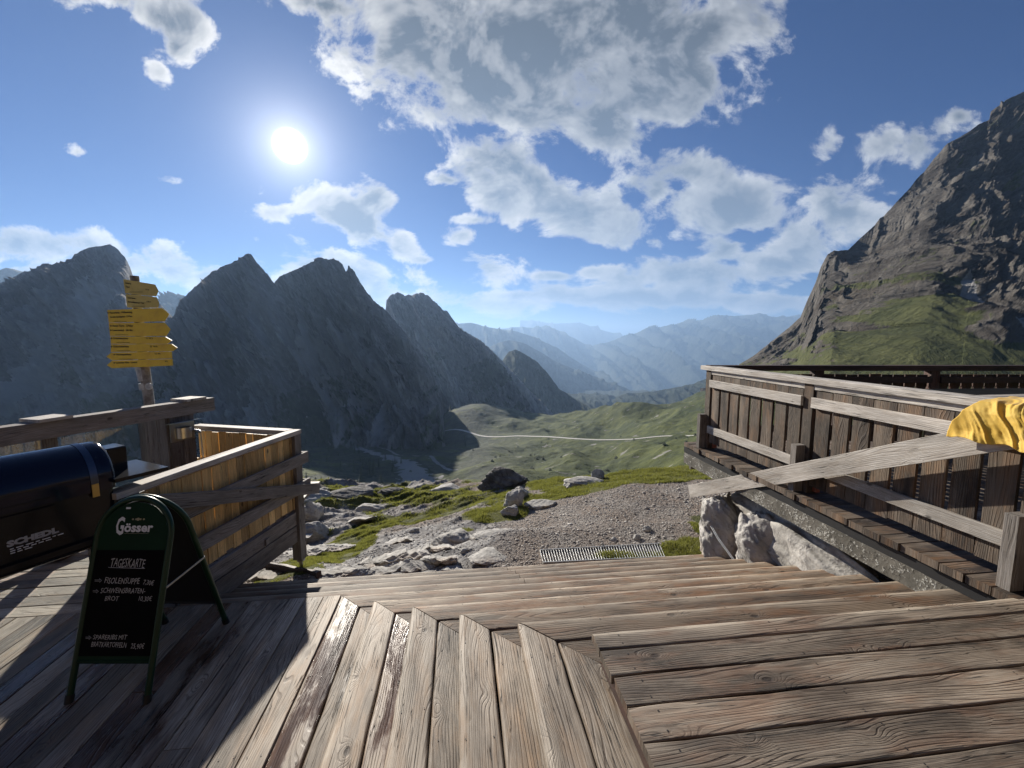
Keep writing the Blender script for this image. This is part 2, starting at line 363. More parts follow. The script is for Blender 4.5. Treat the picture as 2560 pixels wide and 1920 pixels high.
setin(g,'Base Color',colr); setin(g,'Roughness',.92); setin(g,'Specular IOR Level',.25)
hh=g.m('ADD',g.m('MULTIPLY',g.m('MULTIPLY',g.m('SUBTRACT',1.0,aR),gh),1.0),g.m('ADD',g.m('MULTIPLY',g.m('MULTIPLY',rn,aR),3.0),g.m('MULTIPLY',rf,.8)))
hfar=g.m('ADD',g.m('MULTIPLY',f2,60.0),g.m('MULTIPLY',f3,14.0))
hh=g.m('ADD',g.m('MULTIPLY',hh,aN),g.m('MULTIPLY',hfar,g.m('SUBTRACT',1.0,aN)))
bump(g,hh,.9,.035)
ground=grid_mesh('ground',np.stack([TX,TY,TZ],2).reshape(-1,3),TX.shape[0],TX.shape[1],m_ground,dict(grass=grass,rock=rock,stream=streamm,forest=forest,nearm=nearm))
tag(ground,kind='structure')
# ---- gravel road across the hillside
m_road,g=mat('road gravel'); oc=g.n('ShaderNodeTexCoord').outputs['Object']
setin(g,'Base Color',g.mix(g.noise(oc,.5,5,.6),(.42,.40,.37),(.62,.60,.56))); setin(g,'Roughness',.95)
rp=np.array(ROAD); tt=np.linspace(0,len(rp)-1,260); rx=np.interp(tt,range(len(rp)),rp[:,0]); ry=np.interp(tt,range(len(rp)),rp[:,1])
k=np.ones(9)/9; rx[4:-4]=np.convolve(rx,k,'valid'); ry[4:-4]=np.convolve(ry,k,'valid')
tx_=np.gradient(rx);ty_=np.gradient(ry);L=np.hypot(tx_,ty_); nx_,ny_=-ty_/L,tx_/L
rows=[]
for o_ in (-2.3,-1.1,0,1.1,2.3):
    X_=rx+nx_*o_;Y_=ry+ny_*o_; rows.append(np.stack([X_,Y_,np.maximum(ground_z(rx,ry),ground_z(X_,Y_))+.35-(.12 if abs(o_)>2 else 0)],1))
tag(grid_mesh('road',np.array(rows).reshape(-1,3),5,260,m_road),kind='structure')
# ================================================================== MOUNTAINS
def rock_mat(name,c1,c2,c3,kx,kz,green=None,strength=1.0,streak=.5):
    m,g=mat(name); oc=g.n('ShaderNodeTexCoord').outputs['Object']; x,y,z=g.xyz(oc)[:3]
    cc=g.comb(g.m('ADD',x,g.m('MULTIPLY',z,kx)),y,g.m('MULTIPLY',z,kz))
    n1=g.noise(cc,.014,10,.66,.4); n2=g.noise(cc,.075,9,.68,.3); n3=g.noise(oc,.004,5,.5)
    st=g.noise(g.comb(g.m('ADD',x,g.m('MULTIPLY',z,kx)),g.m('MULTIPLY',y,.25),g.m('MULTIPLY',z,.08)),.03,7,.6,.25)
    col=g.mix(g.mr(n1,.36,.64),c1,c2); col=g.mix(g.m('MULTIPLY',g.mr(n2,.5,.72),.6),col,c3)
    col=g.mix(g.m('MULTIPLY',g.mr(st,.5,.68),streak),col,c3)
    if green:
        gg=g.attr('veg'); col=g.mix(g.mr(g.m('ADD',gg,g.m('MULTIPLY',g.m('SUBTRACT',n2,.5),1.4)),.4,.65),col,g.mix(g.mr(n1,.4,.6),green[0],green[1]))
        col=g.mix(g.mr(g.m('ADD',g.attr('scree'),g.m('MULTIPLY',g.m('SUBTRACT',n2,.5),.8)),.4,.7),col,green[2])
    setin(g,'Base Color',col); setin(g,'Roughness',.95); setin(g,'Specular IOR Level',.15)
    bump(g,g.m('ADD',g.m('MULTIPLY',n1,30.0),g.m('MULTIPLY',n2,12.0)),strength,1.0)
    return m
def smooth1(v,n):
    k=np.hanning(2*n+1); k/=k.sum(); return np.convolve(np.pad(v,n,mode='edge'),k,'valid')
def mountain(name,sil,Yr,Yb,zb,amp,mat_,cols=420,rows=150,kx=.8,sc=60,seed=1,jag=1.5,expo=1.35,vegline=None,back=.7):
    """sil: skyline points (px,py); Yr: distance of the crest; Yb,zb: distance and height of the foot"""
    sil=np.array(sil,float); px=np.linspace(sil[0,0],sil[-1,0],cols); py=np.interp(px,sil[:,0],sil[:,1])
    sx=np.linspace(0,1,cols)
    yr=np.interp(px,*Yr) if isinstance(Yr,tuple) else np.full(cols,float(Yr))
    yb=np.interp(px,*Yb) if isinstance(Yb,tuple) else np.full(cols,float(Yb))
    zbv=np.interp(px,*zb) if isinstance(zb,tuple) else np.full(cols,float(zb))
    P_=np.array([at(a_,b_,c_) for a_,b_,c_ in zip(px,py,yr)])
    mpp=yr[0]/FPX
    P_[:,2]+=jag*mpp*fbm(np.arange(cols)/9.0,np.zeros(cols),5,seed+5,.6)
    t=np.linspace(0,1,rows)**.85; tb=np.linspace(0,1,18)[1:]
    Y=yb+(yr-yb)*t[:,None]; X=P_[:,0][None]*(Y/yr)
    Ps=smooth1(P_[:,2],max(5,cols//14)); base=zbv+(Ps-zbv)*t[:,None]**expo+(P_[:,2]-Ps)*t[:,None]**3.2
    rel=P_[:,2]-base
    c=X+kx*base
    env=np.clip((1-t[:,None])*7,0,1)**.8*np.clip(t[:,None]*4+.15,0,1)
    d=(ridged(c/sc,base/(sc*3.2),7,seed,.58)-1.0)+.35*fbm(c/(sc*.25),base/(sc*.4),5,seed+9,.6)
    Zz=base+amp*env*d
    Y=Y-env*amp*1.2*d
    # the far side of the crest
    Yk=yr+(yr*back)*tb[:,None]; Xk=P_[:,0][None]*(Yk/yr); Zk=P_[:,2]-(P_[:,2]-np.minimum(zbv,P_[:,2]-1)+50)*tb[:,None]**.8
    Zk=Zk+amp*.5*fbm(Xk/sc,Yk/sc,4,seed+3)*np.minimum(tb[:,None]*3,1)
    X=np.vstack([X,Xk]);Y=np.vstack([Y,Yk]);Zz=np.vstack([Zz,Zk])
    n_=X.shape[0]
    at_={}
    if vegline is not None: at_=vegline(X,Y,Zz)
    o=grid_mesh(name,np.stack([X,Y,Zz],2).reshape(-1,3),n_,cols,mat_,at_); tag(o,kind='structure'); return o
LM=rock_mat('massif rock',(.14,.128,.122),(.30,.28,.27),(.52,.50,.48),.85,.35,green=((.03,.045,.02),(.07,.085,.035),(.42,.40,.38)),strength=.9,streak=.75)
def vegL(X,Y,Z):
    n=fbm(X/60,Y/60,4,3)
    return dict(veg=sstep(40,-90,Z+n*50)*.75*sstep(-.3,.3,fbm(X/90,Z/60,4,8)),scree=sstep(90,-30,Z)*sstep(-.1,.35,fbm((X+.85*Z)/42,Z/260,4,13))*.85)
L0=[(-900,560),(-600,640),(-300,600),(-120,690),(0,709),(17,708),(34,692),(62,678),(96,680),(103,661),(122,657),(143,670),(161,660),(165,650),(179,648),(186,634),(223,619),(240,617),(275,610),(295,623),(313,644),(326,670),(333,691),(380,740),(440,800),(560,890),(700,985),(850,1060),(960,1100)]
L1=[(300,900),(380,850),(418,800),(422,794),(436,792),(440,770),(464,739),(505,701),(529,680),(563,663),(598,649),(615,635),(620,633),(627,634.6),(642,656),(673,690),(685,708),(760,790),(880,905),(1000,1000),(1100,1065)]
L2=[(560,880),(640,770),(685,708),(700,690),(734,676),(779,655),(799,643),(820,649),(836,646),(856,660),(864,678),(866,679),(872,664),(881,672),(913,725),(938,755),(964,775),(1020,840),(1070,905),(1100,975),(1118,1080)]
L3=[(860,900),(920,820),(964,775),(966,749),(978,737),(995,730),(1012,739),(1016,738),(1031,737),(1052,731),(1068,737),(1092,759),(1109,776),(1117,776),(1145,816),(1170,833),(1202,851),(1235,881),(1255,902),(1300,950),(1345,1000),(1400,1060)]
L4=[(1180,960),(1225,920),(1255,902),(1271,881),(1288,873),(1312,885),(1345,906),(1373,938),(1397,971),(1434,995),(1475,1019),(1483,1026),(1540,1070)]
mountain('mountain',L0,700,380,-140,26,LM,760,250,.5,58,101,2.4,1.35,vegL)
mountain('mountain',L1,690,390,-135,24,LM,640,270,.85,40,202,2.4,1.35,vegL)
mountain('mountain',L2,735,420,-140,26,LM,640,270,.85,42,303,2.4,1.35,vegL)
mountain('mountain',L3,1330,800,-190,24,LM,560,250,.7,46,404,2.4,1.3,vegL)
FM=rock_mat('forest slope',(.028,.040,.022),(.05,.062,.032),(.14,.14,.12),.5,.6,strength=.8,streak=.25)
mountain('mountain',L4,1700,1150,-330,26,FM,200,110,.4,60,505,1.6,1.2)
# far ranges, each at its own distance down the valley
F1=[(1000,760),(1100,790),(1143,810),(1178,806),(1218,818),(1292,829),(1332,841),(1365,857),(1393,869),(1434,898),(1475,922),(1530,957),(1600,1000)]
F2=[(1180,890),(1235,862),(1271,850),(1308,857),(1353,881),(1393,906),(1434,922),(1500,951),(1560,968),(1640,1010)]
F3=[(1180,830),(1271,820),(1300,817),(1345,820),(1369,814),(1406,831),(1442,849),(1475,867),(1520,890),(1600,930)]
F4=[(1300,800),(1390,809),(1450,806),(1500,824),(1560,840),(1700,870)]
F5=[(1380,905),(1470,868),(1510,858),(1551,845),(1590,835),(1620,822),(1660,818),(1700,809),(1736,803),(1770,797),(1805,786),(1835,791),(1863,788),(1880,786),(1898,781),(1920,791),(1944,798),(1970,792),(1990,787),(2060,792),(2200,780),(2500,800),(3000,790)]
F6=[(1440,1060),(1493,1024),(1530,1000),(1562,984),(1600,982),(1643,977),(1690,968),(1736,959),(1800,930),(1900,930)]
F0=[(-900,720),(-300,690),(0,676),(60,682),(200,700),(330,770),(397,757),(421,741),(457,740),(520,760),(700,800)]
HM=rock_mat('distant slope',(.05,.06,.035),(.09,.10,.055),(.20,.19,.17),.3,.6,strength=.6,streak=.2)
mountain('distant_mountain',F0,2600,1800,0,60,HM,200,60,.5,160,606,1.5,1.2)
mountain('distant_mountain',F1,7500,5000,-900,160,HM,200,80,.4,420,707,1.0,1.1,back=.2)
mountain('distant_mountain',F2,5200,3600,-900,110,FM,200,80,.4,300,808,1.0,1.1,back=.2)
mountain('distant_mountain',F3,12000,9000,-900,200,HM,200,60,.4,700,909,.8,1.1,back=.2)
mountain('distant_mountain',F4,19000,15000,-900,260,HM,160,50,.4,900,111,.8,1.1,back=.1)
mountain('distant_mountain',F5,11500,6500,-950,260,HM,360,100,.5,700,222,1.6,1.15,back=.2)
mountain('wooded_hill',F6,2600,1900,-500,40,FM,200,60,.4,90,333,1.6,1.1)
# ---- the steep rock mountain on the right
RS=[(1745,1090),(1768,1030),(1790,985),(1812,952),(1849,910),(1881,892),(1926,856),(1971,820),(2001,793),(2016,756),(2039,706),(2053,666),(2062,648),(2069,636),(2084,627),(2120,625),(2134,612),(2148,598),(2188,562),(2200,545),(2211,539),(2243,503),(2274,471),(2292,447),(2310,430),(2333,399),(2350,380),(2369,358),(2392,347),(2423,329),(2446,311),(2472,300),(2475,297),(2476,280),(2480,276),(2500,262),(2502,252),(2510,255),(2514,250),(2560,229),(2700,170),(2900,120),(3100,160),(3400,260),(3800,420)]
def RM_build():
    sil=np.array(RS,float); cols=760; rows=460
    px=np.linspace(sil[0,0],sil[-1,0]**1.0,cols*1)
    px=np.concatenate([np.linspace(1745,2700,640),np.linspace(2700,3800,140)[1:]]); cols=len(px)
    py=np.interp(px,sil[:,0],sil[:,1]); yr=np.interp(px,[1640,1850,2100,2600,3800],[400,440,500,640,640]); yb=np.interp(px,[1640,1850,2100,3800],[330,230,150,130])
    P_=np.array([at(a_,b_,c_) for a_,b_,c_ in zip(px,py,yr)]); P_[:,2]+=.55*fbm(np.arange(cols)/8.0,np.zeros(cols),5,5,.6)*np.clip((px-1850)/150,0,1)
    zb=np.interp(px,[1640,1850,2100,2560,3800],[-95,-42,-27,-22,-20])
    t=np.linspace(0,1,rows); T=t[:,None]
    Y=yb+(yr-yb)*T; X=P_[:,0][None]*(Y/yr)*1.0
    Ps=smooth1(P_[:,2],46); yr0=yr; base=zb+(Ps-zb)*(.55*T+.45*T**2.2)+(P_[:,2]-Ps)*T**3.0
    # slanting strata rising to the right
    ph=R(33); q=base*math.cos(ph)-(X-250)*math.sin(ph); p=base*math.sin(ph)+(X-250)*math.cos(ph)
    uu_=X/Y; ev=(base-CAMZ)/Y
    gl=np.interp(uu_,[.50,.58,.66,.78,.90,1.0,1.08,1.3],[-.12,-.08,-.035,.03,.085,.115,.06,.02])
    rockm=sstep(-.03,.04,ev-gl+.05*fbm(X/26,base/14,5,66,.6)+.02*fbm(X/6,base/4,4,67)); rockm=np.maximum(rockm,sstep(1.02,1.12,uu_+.05*fbm(X/20,base/20,3,68))*sstep(-.03,.0,ev+.0)*.85)*sstep(.47,.60,uu_)
    wq=q+7*fbm(p/60,q/40,4,12)
    led=ridged(p/120,wq/17,5,21,.55)-1.0
    gul=ridged((X-.25*base)/46,base/160,5,31,.5)-1.0
    det=fbm(p/9,wq/4.5,5,41,.62)
    env=np.clip((1-T)*9,0,1)**.7*np.clip(T*5,0,1)
    d=env*rockm*(led*10.5+gul*4.5+det*2.2)+env*(1-rockm)*(1.6*fbm(p/30,q/9,5,51)+.5*fbm(p/6,q/2.5,3,52))
    bt=env*sstep(20,60,base)*((ridged((X-.6*base)/105,base/300,3,81)-1)*13)
    d=d+bt
    Zz=base+.62*d; Y=Y-.8*d; X=X-.25*d
    tb=np.linspace(0,1,20)[1:,None]
    Yk=yr+yr*.8*tb; Xk=P_[:,0][None]*(Yk/yr); Zk=P_[:,2]-(P_[:,2]+90)*tb**.8+3*fbm(Xk/30,Yk/30,4,3)*np.minimum(tb*4,1)
    veg=np.clip(1-rockm,0,1)*.95
    # grassy ledges high up on the face
    lg=sstep(.38,.75,fbm(p/60,q/10,4,71)+.10)*sstep(-10,30,base)*.60
    veg=np.maximum(veg,lg)
    el_=ev-(.135-.62*(uu_-1.0)); scree=sstep(.020,.006,np.abs(el_+.006*fbm(X/12,base/12,3,7)))*sstep(1.0,1.03,uu_)*sstep(1.28,1.2,uu_)
    z0=np.zeros_like(Xk)
    V=np.stack([np.vstack([X,Xk]),np.vstack([Y,Yk]),np.vstack([Zz,Zk])],2)
    RMAT,g=mat('cliff rock'); oc=g.n('ShaderNodeTexCoord').outputs['Object']; x,y,z=g.xyz(oc)[:3]
    qq=g.m('SUBTRACT',g.m('MULTIPLY',z,math.cos(ph)),g.m('MULTIPLY',x,math.sin(ph))); pp=g.m('ADD',g.m('MULTIPLY',z,math.sin(ph)),g.m('MULTIPLY',x,math.cos(ph)))
    S_=g.comb(g.m('MULTIPLY',pp,.16),g.m('MULTIPLY',y,.3),qq)
    n1=g.noise(S_,.07,9,.62,.8); n2=g.noise(S_,.45,8,.65,.5); n3=g.noise(oc,.02,6,.6)
    col=g.mix(g.mr(n1,.38,.66),(.055,.047,.040),(.128,.116,.100)); col=g.mix(g.m('MULTIPLY',g.mr(n2,.5,.7),.45),col,(.21,.195,.175))
    col=g.mix(g.mr(n3,.5,.75),col,g.mix(1.0,col,(.8,.72,.62),'MULTIPLY'))
    vg=g.mr(g.m('ADD',g.attr('veg'),g.m('MULTIPLY',g.m('SUBTRACT',n2,.5),1.5)),.42,.62)
    col=g.mix(vg,col,g.mix(g.mr(n1,.35,.65),(.045,.054,.018),(.095,.100,.036)))
    col=g.mix(g.mr(g.m('ADD',g.attr('scree'),g.m('MULTIPLY',g.m('SUBTRACT',n2,.5),.8)),.4,.65),col,(.30,.29,.275))
    setin(g,'Base Color',col); setin(g,'Roughness',.95); setin(g,'Specular IOR Level',.15)
    bump(g,g.m('ADD',g.m('MULTIPLY',n1,7.0),g.m('MULTIPLY',n2,2.4)),1.0,1.0)
    o=grid_mesh('mountain',V.reshape(-1,3),V.shape[0],cols,RMAT,dict(veg=np.vstack([veg,z0]),scree=np.vstack([scree,z0]))); tag(o,kind='structure')
RM_build()
# ================================================================== WOOD
def wood(name,light,dark,stain=None,vary=.8,rough=.62,lines=1.0,wet=0.0,warm=.35,spec=.4,freq=58.0,coat=0.0):
    m,g=mat(name)
    uv=g.n('ShaderNodeUVMap').outputs[0]; u,v=g.xyz(uv)[:2]
    rnd=g.attr('rnd')
    Q=g.comb(g.m('MULTIPLY',u,.75),g.m('MULTIPLY',v,5.0),rnd)
    wn=g.noise(Q,1.2,1.3,.45)
    # knots bend the growth rings round them
    K=g.comb(g.m('MULTIPLY',u,4.2),g.m('MULTIPLY',v,7.5),g.m('MULTIPLY',rnd,3.0))
    vn=g.n('ShaderNodeTexVoronoi',{'Vector':K,'Scale':1.0,'Randomness':1.0})
    sel=g.mr(g.xyz(vn.outputs['Color'])[0],.72,.74)
    kd=g.m('DIVIDE',vn.outputs['Distance'],.42)
    kn=g.m('MULTIPLY',g.m('EXPONENT',g.m('MULTIPLY',g.m('MULTIPLY',kd,kd),-2.6)),sel)
    fld=g.m('ADD',g.m('MULTIPLY',v,freq),g.m('ADD',g.m('MULTIPLY',wn,15.0),g.m('MULTIPLY',kn,5.0)))
    s=g.m('SINE',g.m('MULTIPLY',fld,6.2832))
    ring=g.mr(s,.25,.98)
    vis=g.mr(g.noise(g.comb(g.m('MULTIPLY',u,1.5),g.m('MULTIPLY',v,9.0),g.m('ADD',rnd,7.0)),1.0,4,.6),.35,.68)
    ring=g.m('MULTIPLY',ring,g.m('ADD',g.m('MULTIPLY',vis,.85),.15))
    fib=g.noise(g.comb(g.m('MULTIPLY',u,5.0),g.m('MULTIPLY',v,150.0),rnd),1.0,5,.62)
    bl=g.noise(g.comb(g.m('MULTIPLY',u,1.3),g.m('MULTIPLY',v,5.0),g.m('ADD',rnd,20.0)),1.0,6,.62)
    bl2=g.noise(g.comb(g.m('MULTIPLY',u,3.0),g.m('MULTIPLY',v,13.0),g.m('ADD',rnd,31.0)),1.0,6,.6)
    col=g.mix(g.mr(bl,.37,.66),light,dark)
    hue=g.xyz(g.n('ShaderNodeTexWhiteNoise',{'W':rnd},noise_dimensions='1D').outputs['Color'])
    col=g.mix(g.m('MULTIPLY',g.mr(bl2,.45,.7),warm),col,stain or (.26,.14,.07))
    col=g.mix(g.m('MULTIPLY',ring,min(.95,.78*lines)),col,g.mix(1.0,col,(.36,.30,.26),'MULTIPLY'))
    col=g.mix(g.mr(fib,.42,.66),g.mix(1.0,col,(.72,.69,.66),'MULTIPLY'),col)
    # dark knot hearts, long drying cracks
    kk=g.m('MULTIPLY',g.mr(kd,.36,.16),sel)
    col=g.mix(g.m('MULTIPLY',kk,.75),col,(.03,.02,.015))
    cr=g.noise(g.comb(g.m('MULTIPLY',u,1.1),g.m('MULTIPLY',v,46.0),g.m('ADD',rnd,50.0)),1.0,2,.5)
    crk=g.mr(g.m('ABSOLUTE',g.m('SUBTRACT',cr,.5)),.014,.003)
    crk=g.m('MULTIPLY',crk,g.mr(g.noise(g.comb(u,g.m('MULTIPLY',v,4.0),g.m('ADD',rnd,70.0)),2.0,2,.5),.48,.56))
    col=g.mix(g.m('MULTIPLY',crk,.85),col,(.015,.012,.01))
    worn_lit=g.m('MULTIPLY',g.mr(g.attr('edge'),.15,1.0),g.mr(bl2,.75,.35)); col=g.mix(g.m('MULTIPLY',worn_lit,.45),col,(.66,.57,.45))  # pale nosing edge: bleached wood and the sunlit line put into the colour
    bri=g.m('ADD',.97-vary/2,g.m('MULTIPLY',hue[0],vary))
    col=g.n('ShaderNodeVectorMath',{0:col,'Scale':bri},operation='SCALE').outputs[0]
    if wet:
        wa=g.attr('wet'); wm=g.mr(g.m('ADD',wa,g.m('MULTIPLY',g.m('SUBTRACT',bl,.5),1.6)),.35,.62)
        wm=g.m('MULTIPLY',wm,g.mr(wa,.02,.2))
        col=g.mix(g.m('MULTIPLY',wm,.9),col,g.mix(1.0,col,(.34,.22,.20),'MULTIPLY'))
        setin(g,'Roughness',g.m('ADD',g.m('MULTIPLY',wm,-.42),g.m('ADD',rough-.08,g.m('MULTIPLY',fib,.2))))
    else:
        setin(g,'Roughness',g.m('ADD',rough-.08,g.m('MULTIPLY',fib,.2)))
    setin(g,'Base Color',col); setin(g,'Specular IOR Level',spec)
    h=g.m('ADD',g.m('MULTIPLY',ring,-.55*lines),g.m('ADD',g.m('MULTIPLY',fib,.55),g.m('ADD',g.m('MULTIPLY',crk,-1.5),g.m('MULTIPLY',kk,-.8))))
    bump(g,h,1.0,.003)
    return m
def plain(name,col,rough=.5,metal=0.0,spec=.5,nz=0.0,scale=20,coat=0.0,c2=None,bmp=0.0):
    m,g=mat(name)
    if nz or c2:
        oc=g.n('ShaderNodeTexCoord').outputs['Object']; n=g.noise(oc,scale,7,.62)
        setin(g,'Base Color',g.mix(g.mr(n,.35,.68),col,c2 or tuple(c*(1-nz) for c in col)))
        if bmp: bump(g,n,.6,bmp)
    else: setin(g,'Base Color',col)
    setin(g,'Roughness',rough); setin(g,'Metallic',metal); setin(g,'Specular IOR Level',spec)
    if coat: setin(g,'Coat Weight',coat); setin(g,'Coat Roughness',.06)
    return m
W_deck=wood('weathered deck wood',(.49,.42,.335),(.185,.148,.112),stain=(.46,.30,.17),wet=1,warm=.5,lines=1.1,rough=.6)
W_step=wood('brown step wood',vary=.85,light=(.285,.215,.150),dark=(.100,.068,.046),stain=(.28,.135,.06),warm=.6,lines=1.1,rough=.66)
W_land=wood('landing wood',(.36,.30,.235),(.105,.082,.062),stain=(.27,.15,.09),warm=.55,lines=1.25,rough=.64)
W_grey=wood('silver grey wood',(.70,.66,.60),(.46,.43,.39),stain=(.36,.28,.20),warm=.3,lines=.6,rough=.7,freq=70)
W_dgrey=wood('dark grey wood',(.30,.28,.26),(.18,.165,.15),stain=(.22,.17,.13),warm=.35,lines=.7,rough=.75,freq=70)  # darker grey timber for posts, side rails and fascia
W_bal=wood('dark weathered boards',(.225,.18,.138),(.055,.04,.03),stain=(.32,.17,.075),warm=.5,lines=1.2,rough=.72,freq=62)
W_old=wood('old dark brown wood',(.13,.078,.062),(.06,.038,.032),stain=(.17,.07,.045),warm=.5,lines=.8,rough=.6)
W_pine=wood('fresh yellow pine',(.86,.60,.26),(.74,.48,.19),stain=(.80,.50,.18),warm=.4,lines=.35,rough=.55,freq=30)
M_nail=plain('screw holes',(.012,.010,.009),.6)
class MB:
    """collects lofted boards and primitives into one mesh"""
    def __init__(s): s.V=[];s.F=[];s.UV=[];s.MI=[];s.RN=[];s.WET=[];s.SM=[];s.ED=[]
    def add(s,V,F,UV=None,mi=0,rn=0.0,wet=0.0,smooth=False,M=None,ed=None):
        b=len(s.V); s.ED+=(ed or [0.0]*len(V))
        for v in V:
            v=Vector(v); s.V.append(tuple(M@v if M is not None else v)); s.RN.append(rn); s.WET.append(wet)
        for i,f in enumerate(F):
            s.F.append(tuple(b+j for j in f)); s.MI.append(mi); s.SM.append(smooth)
            s.UV.append(UV[i] if UV else [(V[j][0],V[j][1]) for j in f])
    def plank(s,x0,x1,y0,y1,zt,th,bev=.006,M=None,mi=0,rn=None,wet=0.0,k0=0.0,k1=0.0,wob=.0012,st=.14,warp=.0015,worn=0):
        """board along x; ends slide by k0/k1 * (y-y0): mitred cuts"""
        rn=random.uniform(0,90) if rn is None else rn
        b=bev; 
        c2,s2,c4=.617*b,.076*b,.293*b; prof=[(y0,-th),(y0,-b),(y0+s2,-c2),(y0+c4,-c4),(y0+c2,-s2),(y0+b,0),((y0*2+y1)/3,0),((y0+2*y1)/3,0),(y1-b,0),(y1-c2,-s2),(y1-c4,-c4),(y1-s2,-c2),(y1,-b),(y1,-th)]
        if worn==1: prof=prof[:7]+[(y1-b-.016,0),(y1-b-.004,-.0030)]+[(yy_,zz_-.0042) for yy_,zz_ in prof[8:-1]]+[prof[-1]]
        if worn==-1: prof=[prof[0]]+[(yy_,zz_-.0045) for yy_,zz_ in prof[1:6]]+[(y0+b+.008,-.0024),(y0+b+.022,0)]+prof[7:]
        n=len(prof); L=abs(x1-x0); N=max(2,int(L/st)+1)
        per=[0]; 
        for i in range(1,n): per.append(per[-1]+math.hypot(prof[i][0]-prof[i-1][0],prof[i][1]-prof[i-1][1]))
        w1=random.uniform(-1,1)*warp; w2=random.uniform(-1,1)*warp; ph=random.uniform(0,6)
        V=[];UVp=[]
        for i in range(N+1):
            t=i/N; da=random.gauss(0,wob); db=random.gauss(0,wob); zz=w1*(1-t)+w2*t+warp*.6*math.sin(ph+t*3)
            for j,(y,z) in enumerate(prof):
                xa=x0+k0*(y-y0); xb=x1+k1*(y-y0); yy=y+(da if j<6 else db if j>n-7 else 0)
                if i in(0,N): pass
                V.append((xa+(xb-xa)*t,yy,zt+z+zz)); UVp.append((xa+(xb-xa)*t+rn*3.1,y0+per[j]-th+rn*1.7))
        F=[];U=[]
        for i in range(N):
            for j in range(n-1):
                q=(i*n+j,(i+1)*n+j,(i+1)*n+j+1,i*n+j+1)
                if x1<x0: q=q[::-1]
                F.append(q);U.append([UVp[k] for k in q])
            q=(i*n+n-1,(i+1)*n+n-1,(i+1)*n,i*n)
            if x1<x0:q=q[::-1]
            F.append(q);U.append([(V[k][0]+rn*3,V[k][1]+rn) for k in q])
        for e,i in ((0,0),(1,N)):
            q=[i*n+j for j in range(n)]
            if (e==0)!=(x1<x0): pass
            else: q=q[::-1]
            F.append(tuple(q)); U.append([(V[k][2]*.3+rn,V[k][1]+rn) for k in q])
        ed=None
        if worn==1: e_=[0.0]*n; e_[-8:]=[.8,1,1,1,1,1,.6,0]; ed=e_*(N+1)  # edge mask for the bleached, sun-bright nosing painted into the wood
        s.add(V,F,U,mi,rn,wet,False,M,ed)
    def beam(s,p0,p1,w,h,bev=.004,mi=0,up=(0,0,1),rn=None,k0=0,k1=0,st=.3,wob=.0008):
        """squared timber from p0 to p1 (centre line of its top face is p0-p1 raised by h/2)"""
        p0=Vector(p0);p1=Vector(p1); x=(p1-p0); L=x.length; x.normalize(); up=Vector(up); y=up.cross(x).normalized(); z=x.cross(y)
        M=Matrix((x,y,z)).transposed().to_4x4(); M.translation=p0
        s.plank(0,L,-w/2,w/2,h/2,h,bev,M,mi,rn,0,k0,k1,wob,st,.0005)
    def post(s,x,y,z0,z1,w,d,rot=0,mi=0,bev=.004,rn=None):
        """upright post, w across, d deep"""
        M=Matrix.Translation((x,y,0))@Matrix.Rotation(rot,4,'Z')@Matrix(((0,0,1,0),(0,1,0,0),(-1,0,0,0),(0,0,0,1))).inverted()
        # local x runs up
        xa=Vector((0,0,1)); c,sn=math.cos(rot),math.sin(rot); ya=Vector((c,sn,0)); za=xa.cross(ya)
        M=Matrix((xa,ya,za)).transposed().to_4x4(); M.translation=(x,y,0)
        s.plank(z0,z1,-w/2,w/2,d/2,d,bev,M,mi,rn,0,0,0,.0006,.5,.0004)
    def box(s,c,sz,M=None,mi=0,bev=0.0):
        x,y,z=[v/2 for v in sz]; V=[(c[0]+i*x,c[1]+j*y,c[2]+k*z) for k in(-1,1) for j in(-1,1) for i in(-1,1)]
        F=[(0,2,3,1),(4,5,7,6),(0,1,5,4),(2,6,7,3),(0,4,6,2),(1,3,7,5)]
        s.add(V,F,None,mi,random.uniform(0,50),0,False,M)
    def tube(s,pts,r,n=10,mi=0,cap=True,smooth=True,M=None):
        pts=[Vector(p) for p in pts]; V=[];F=[]; rr=r if hasattr(r,'__len__') else [r]*len(pts)
        pu=None
        for i,p in enumerate(pts):
            d=(pts[min(i+1,len(pts)-1)]-pts[max(i-1,0)]).normalized()
            a_=d.orthogonal().normalized() if pu is None else (pu-d*pu.dot(d)).normalized()
            pu=a_; b_=d.cross(a_)
            for k in range(n):
                t=2*math.pi*k/n; V.append(tuple(p+(a_*math.cos(t)+b_*math.sin(t))*rr[i]))
        for i in range(len(pts)-1):
            for k in range(n): F.append((i*n+k,i*n+(k+1)%n,(i+1)*n+(k+1)%n,(i+1)*n+k))
        s.add(V,F,None,mi,0,0,smooth,M)
        if cap:
            b=len(pts)-1
            s.add(V[:n],[tuple(range(n))[::-1]],None,mi,0,0,False,M); s.add(V[b*n:],[tuple(range(n))],None,mi,0,0,False,M)
    def disc(s,x,y,z,r,mi=1,M=None,n=7):
        V=[(x+r*math.cos(2*math.pi*k/n),y+r*.9*math.sin(2*math.pi*k/n),z) for k in range(n)]
        s.add(V,[tuple(range(n))],None,mi,0,0,False,M)
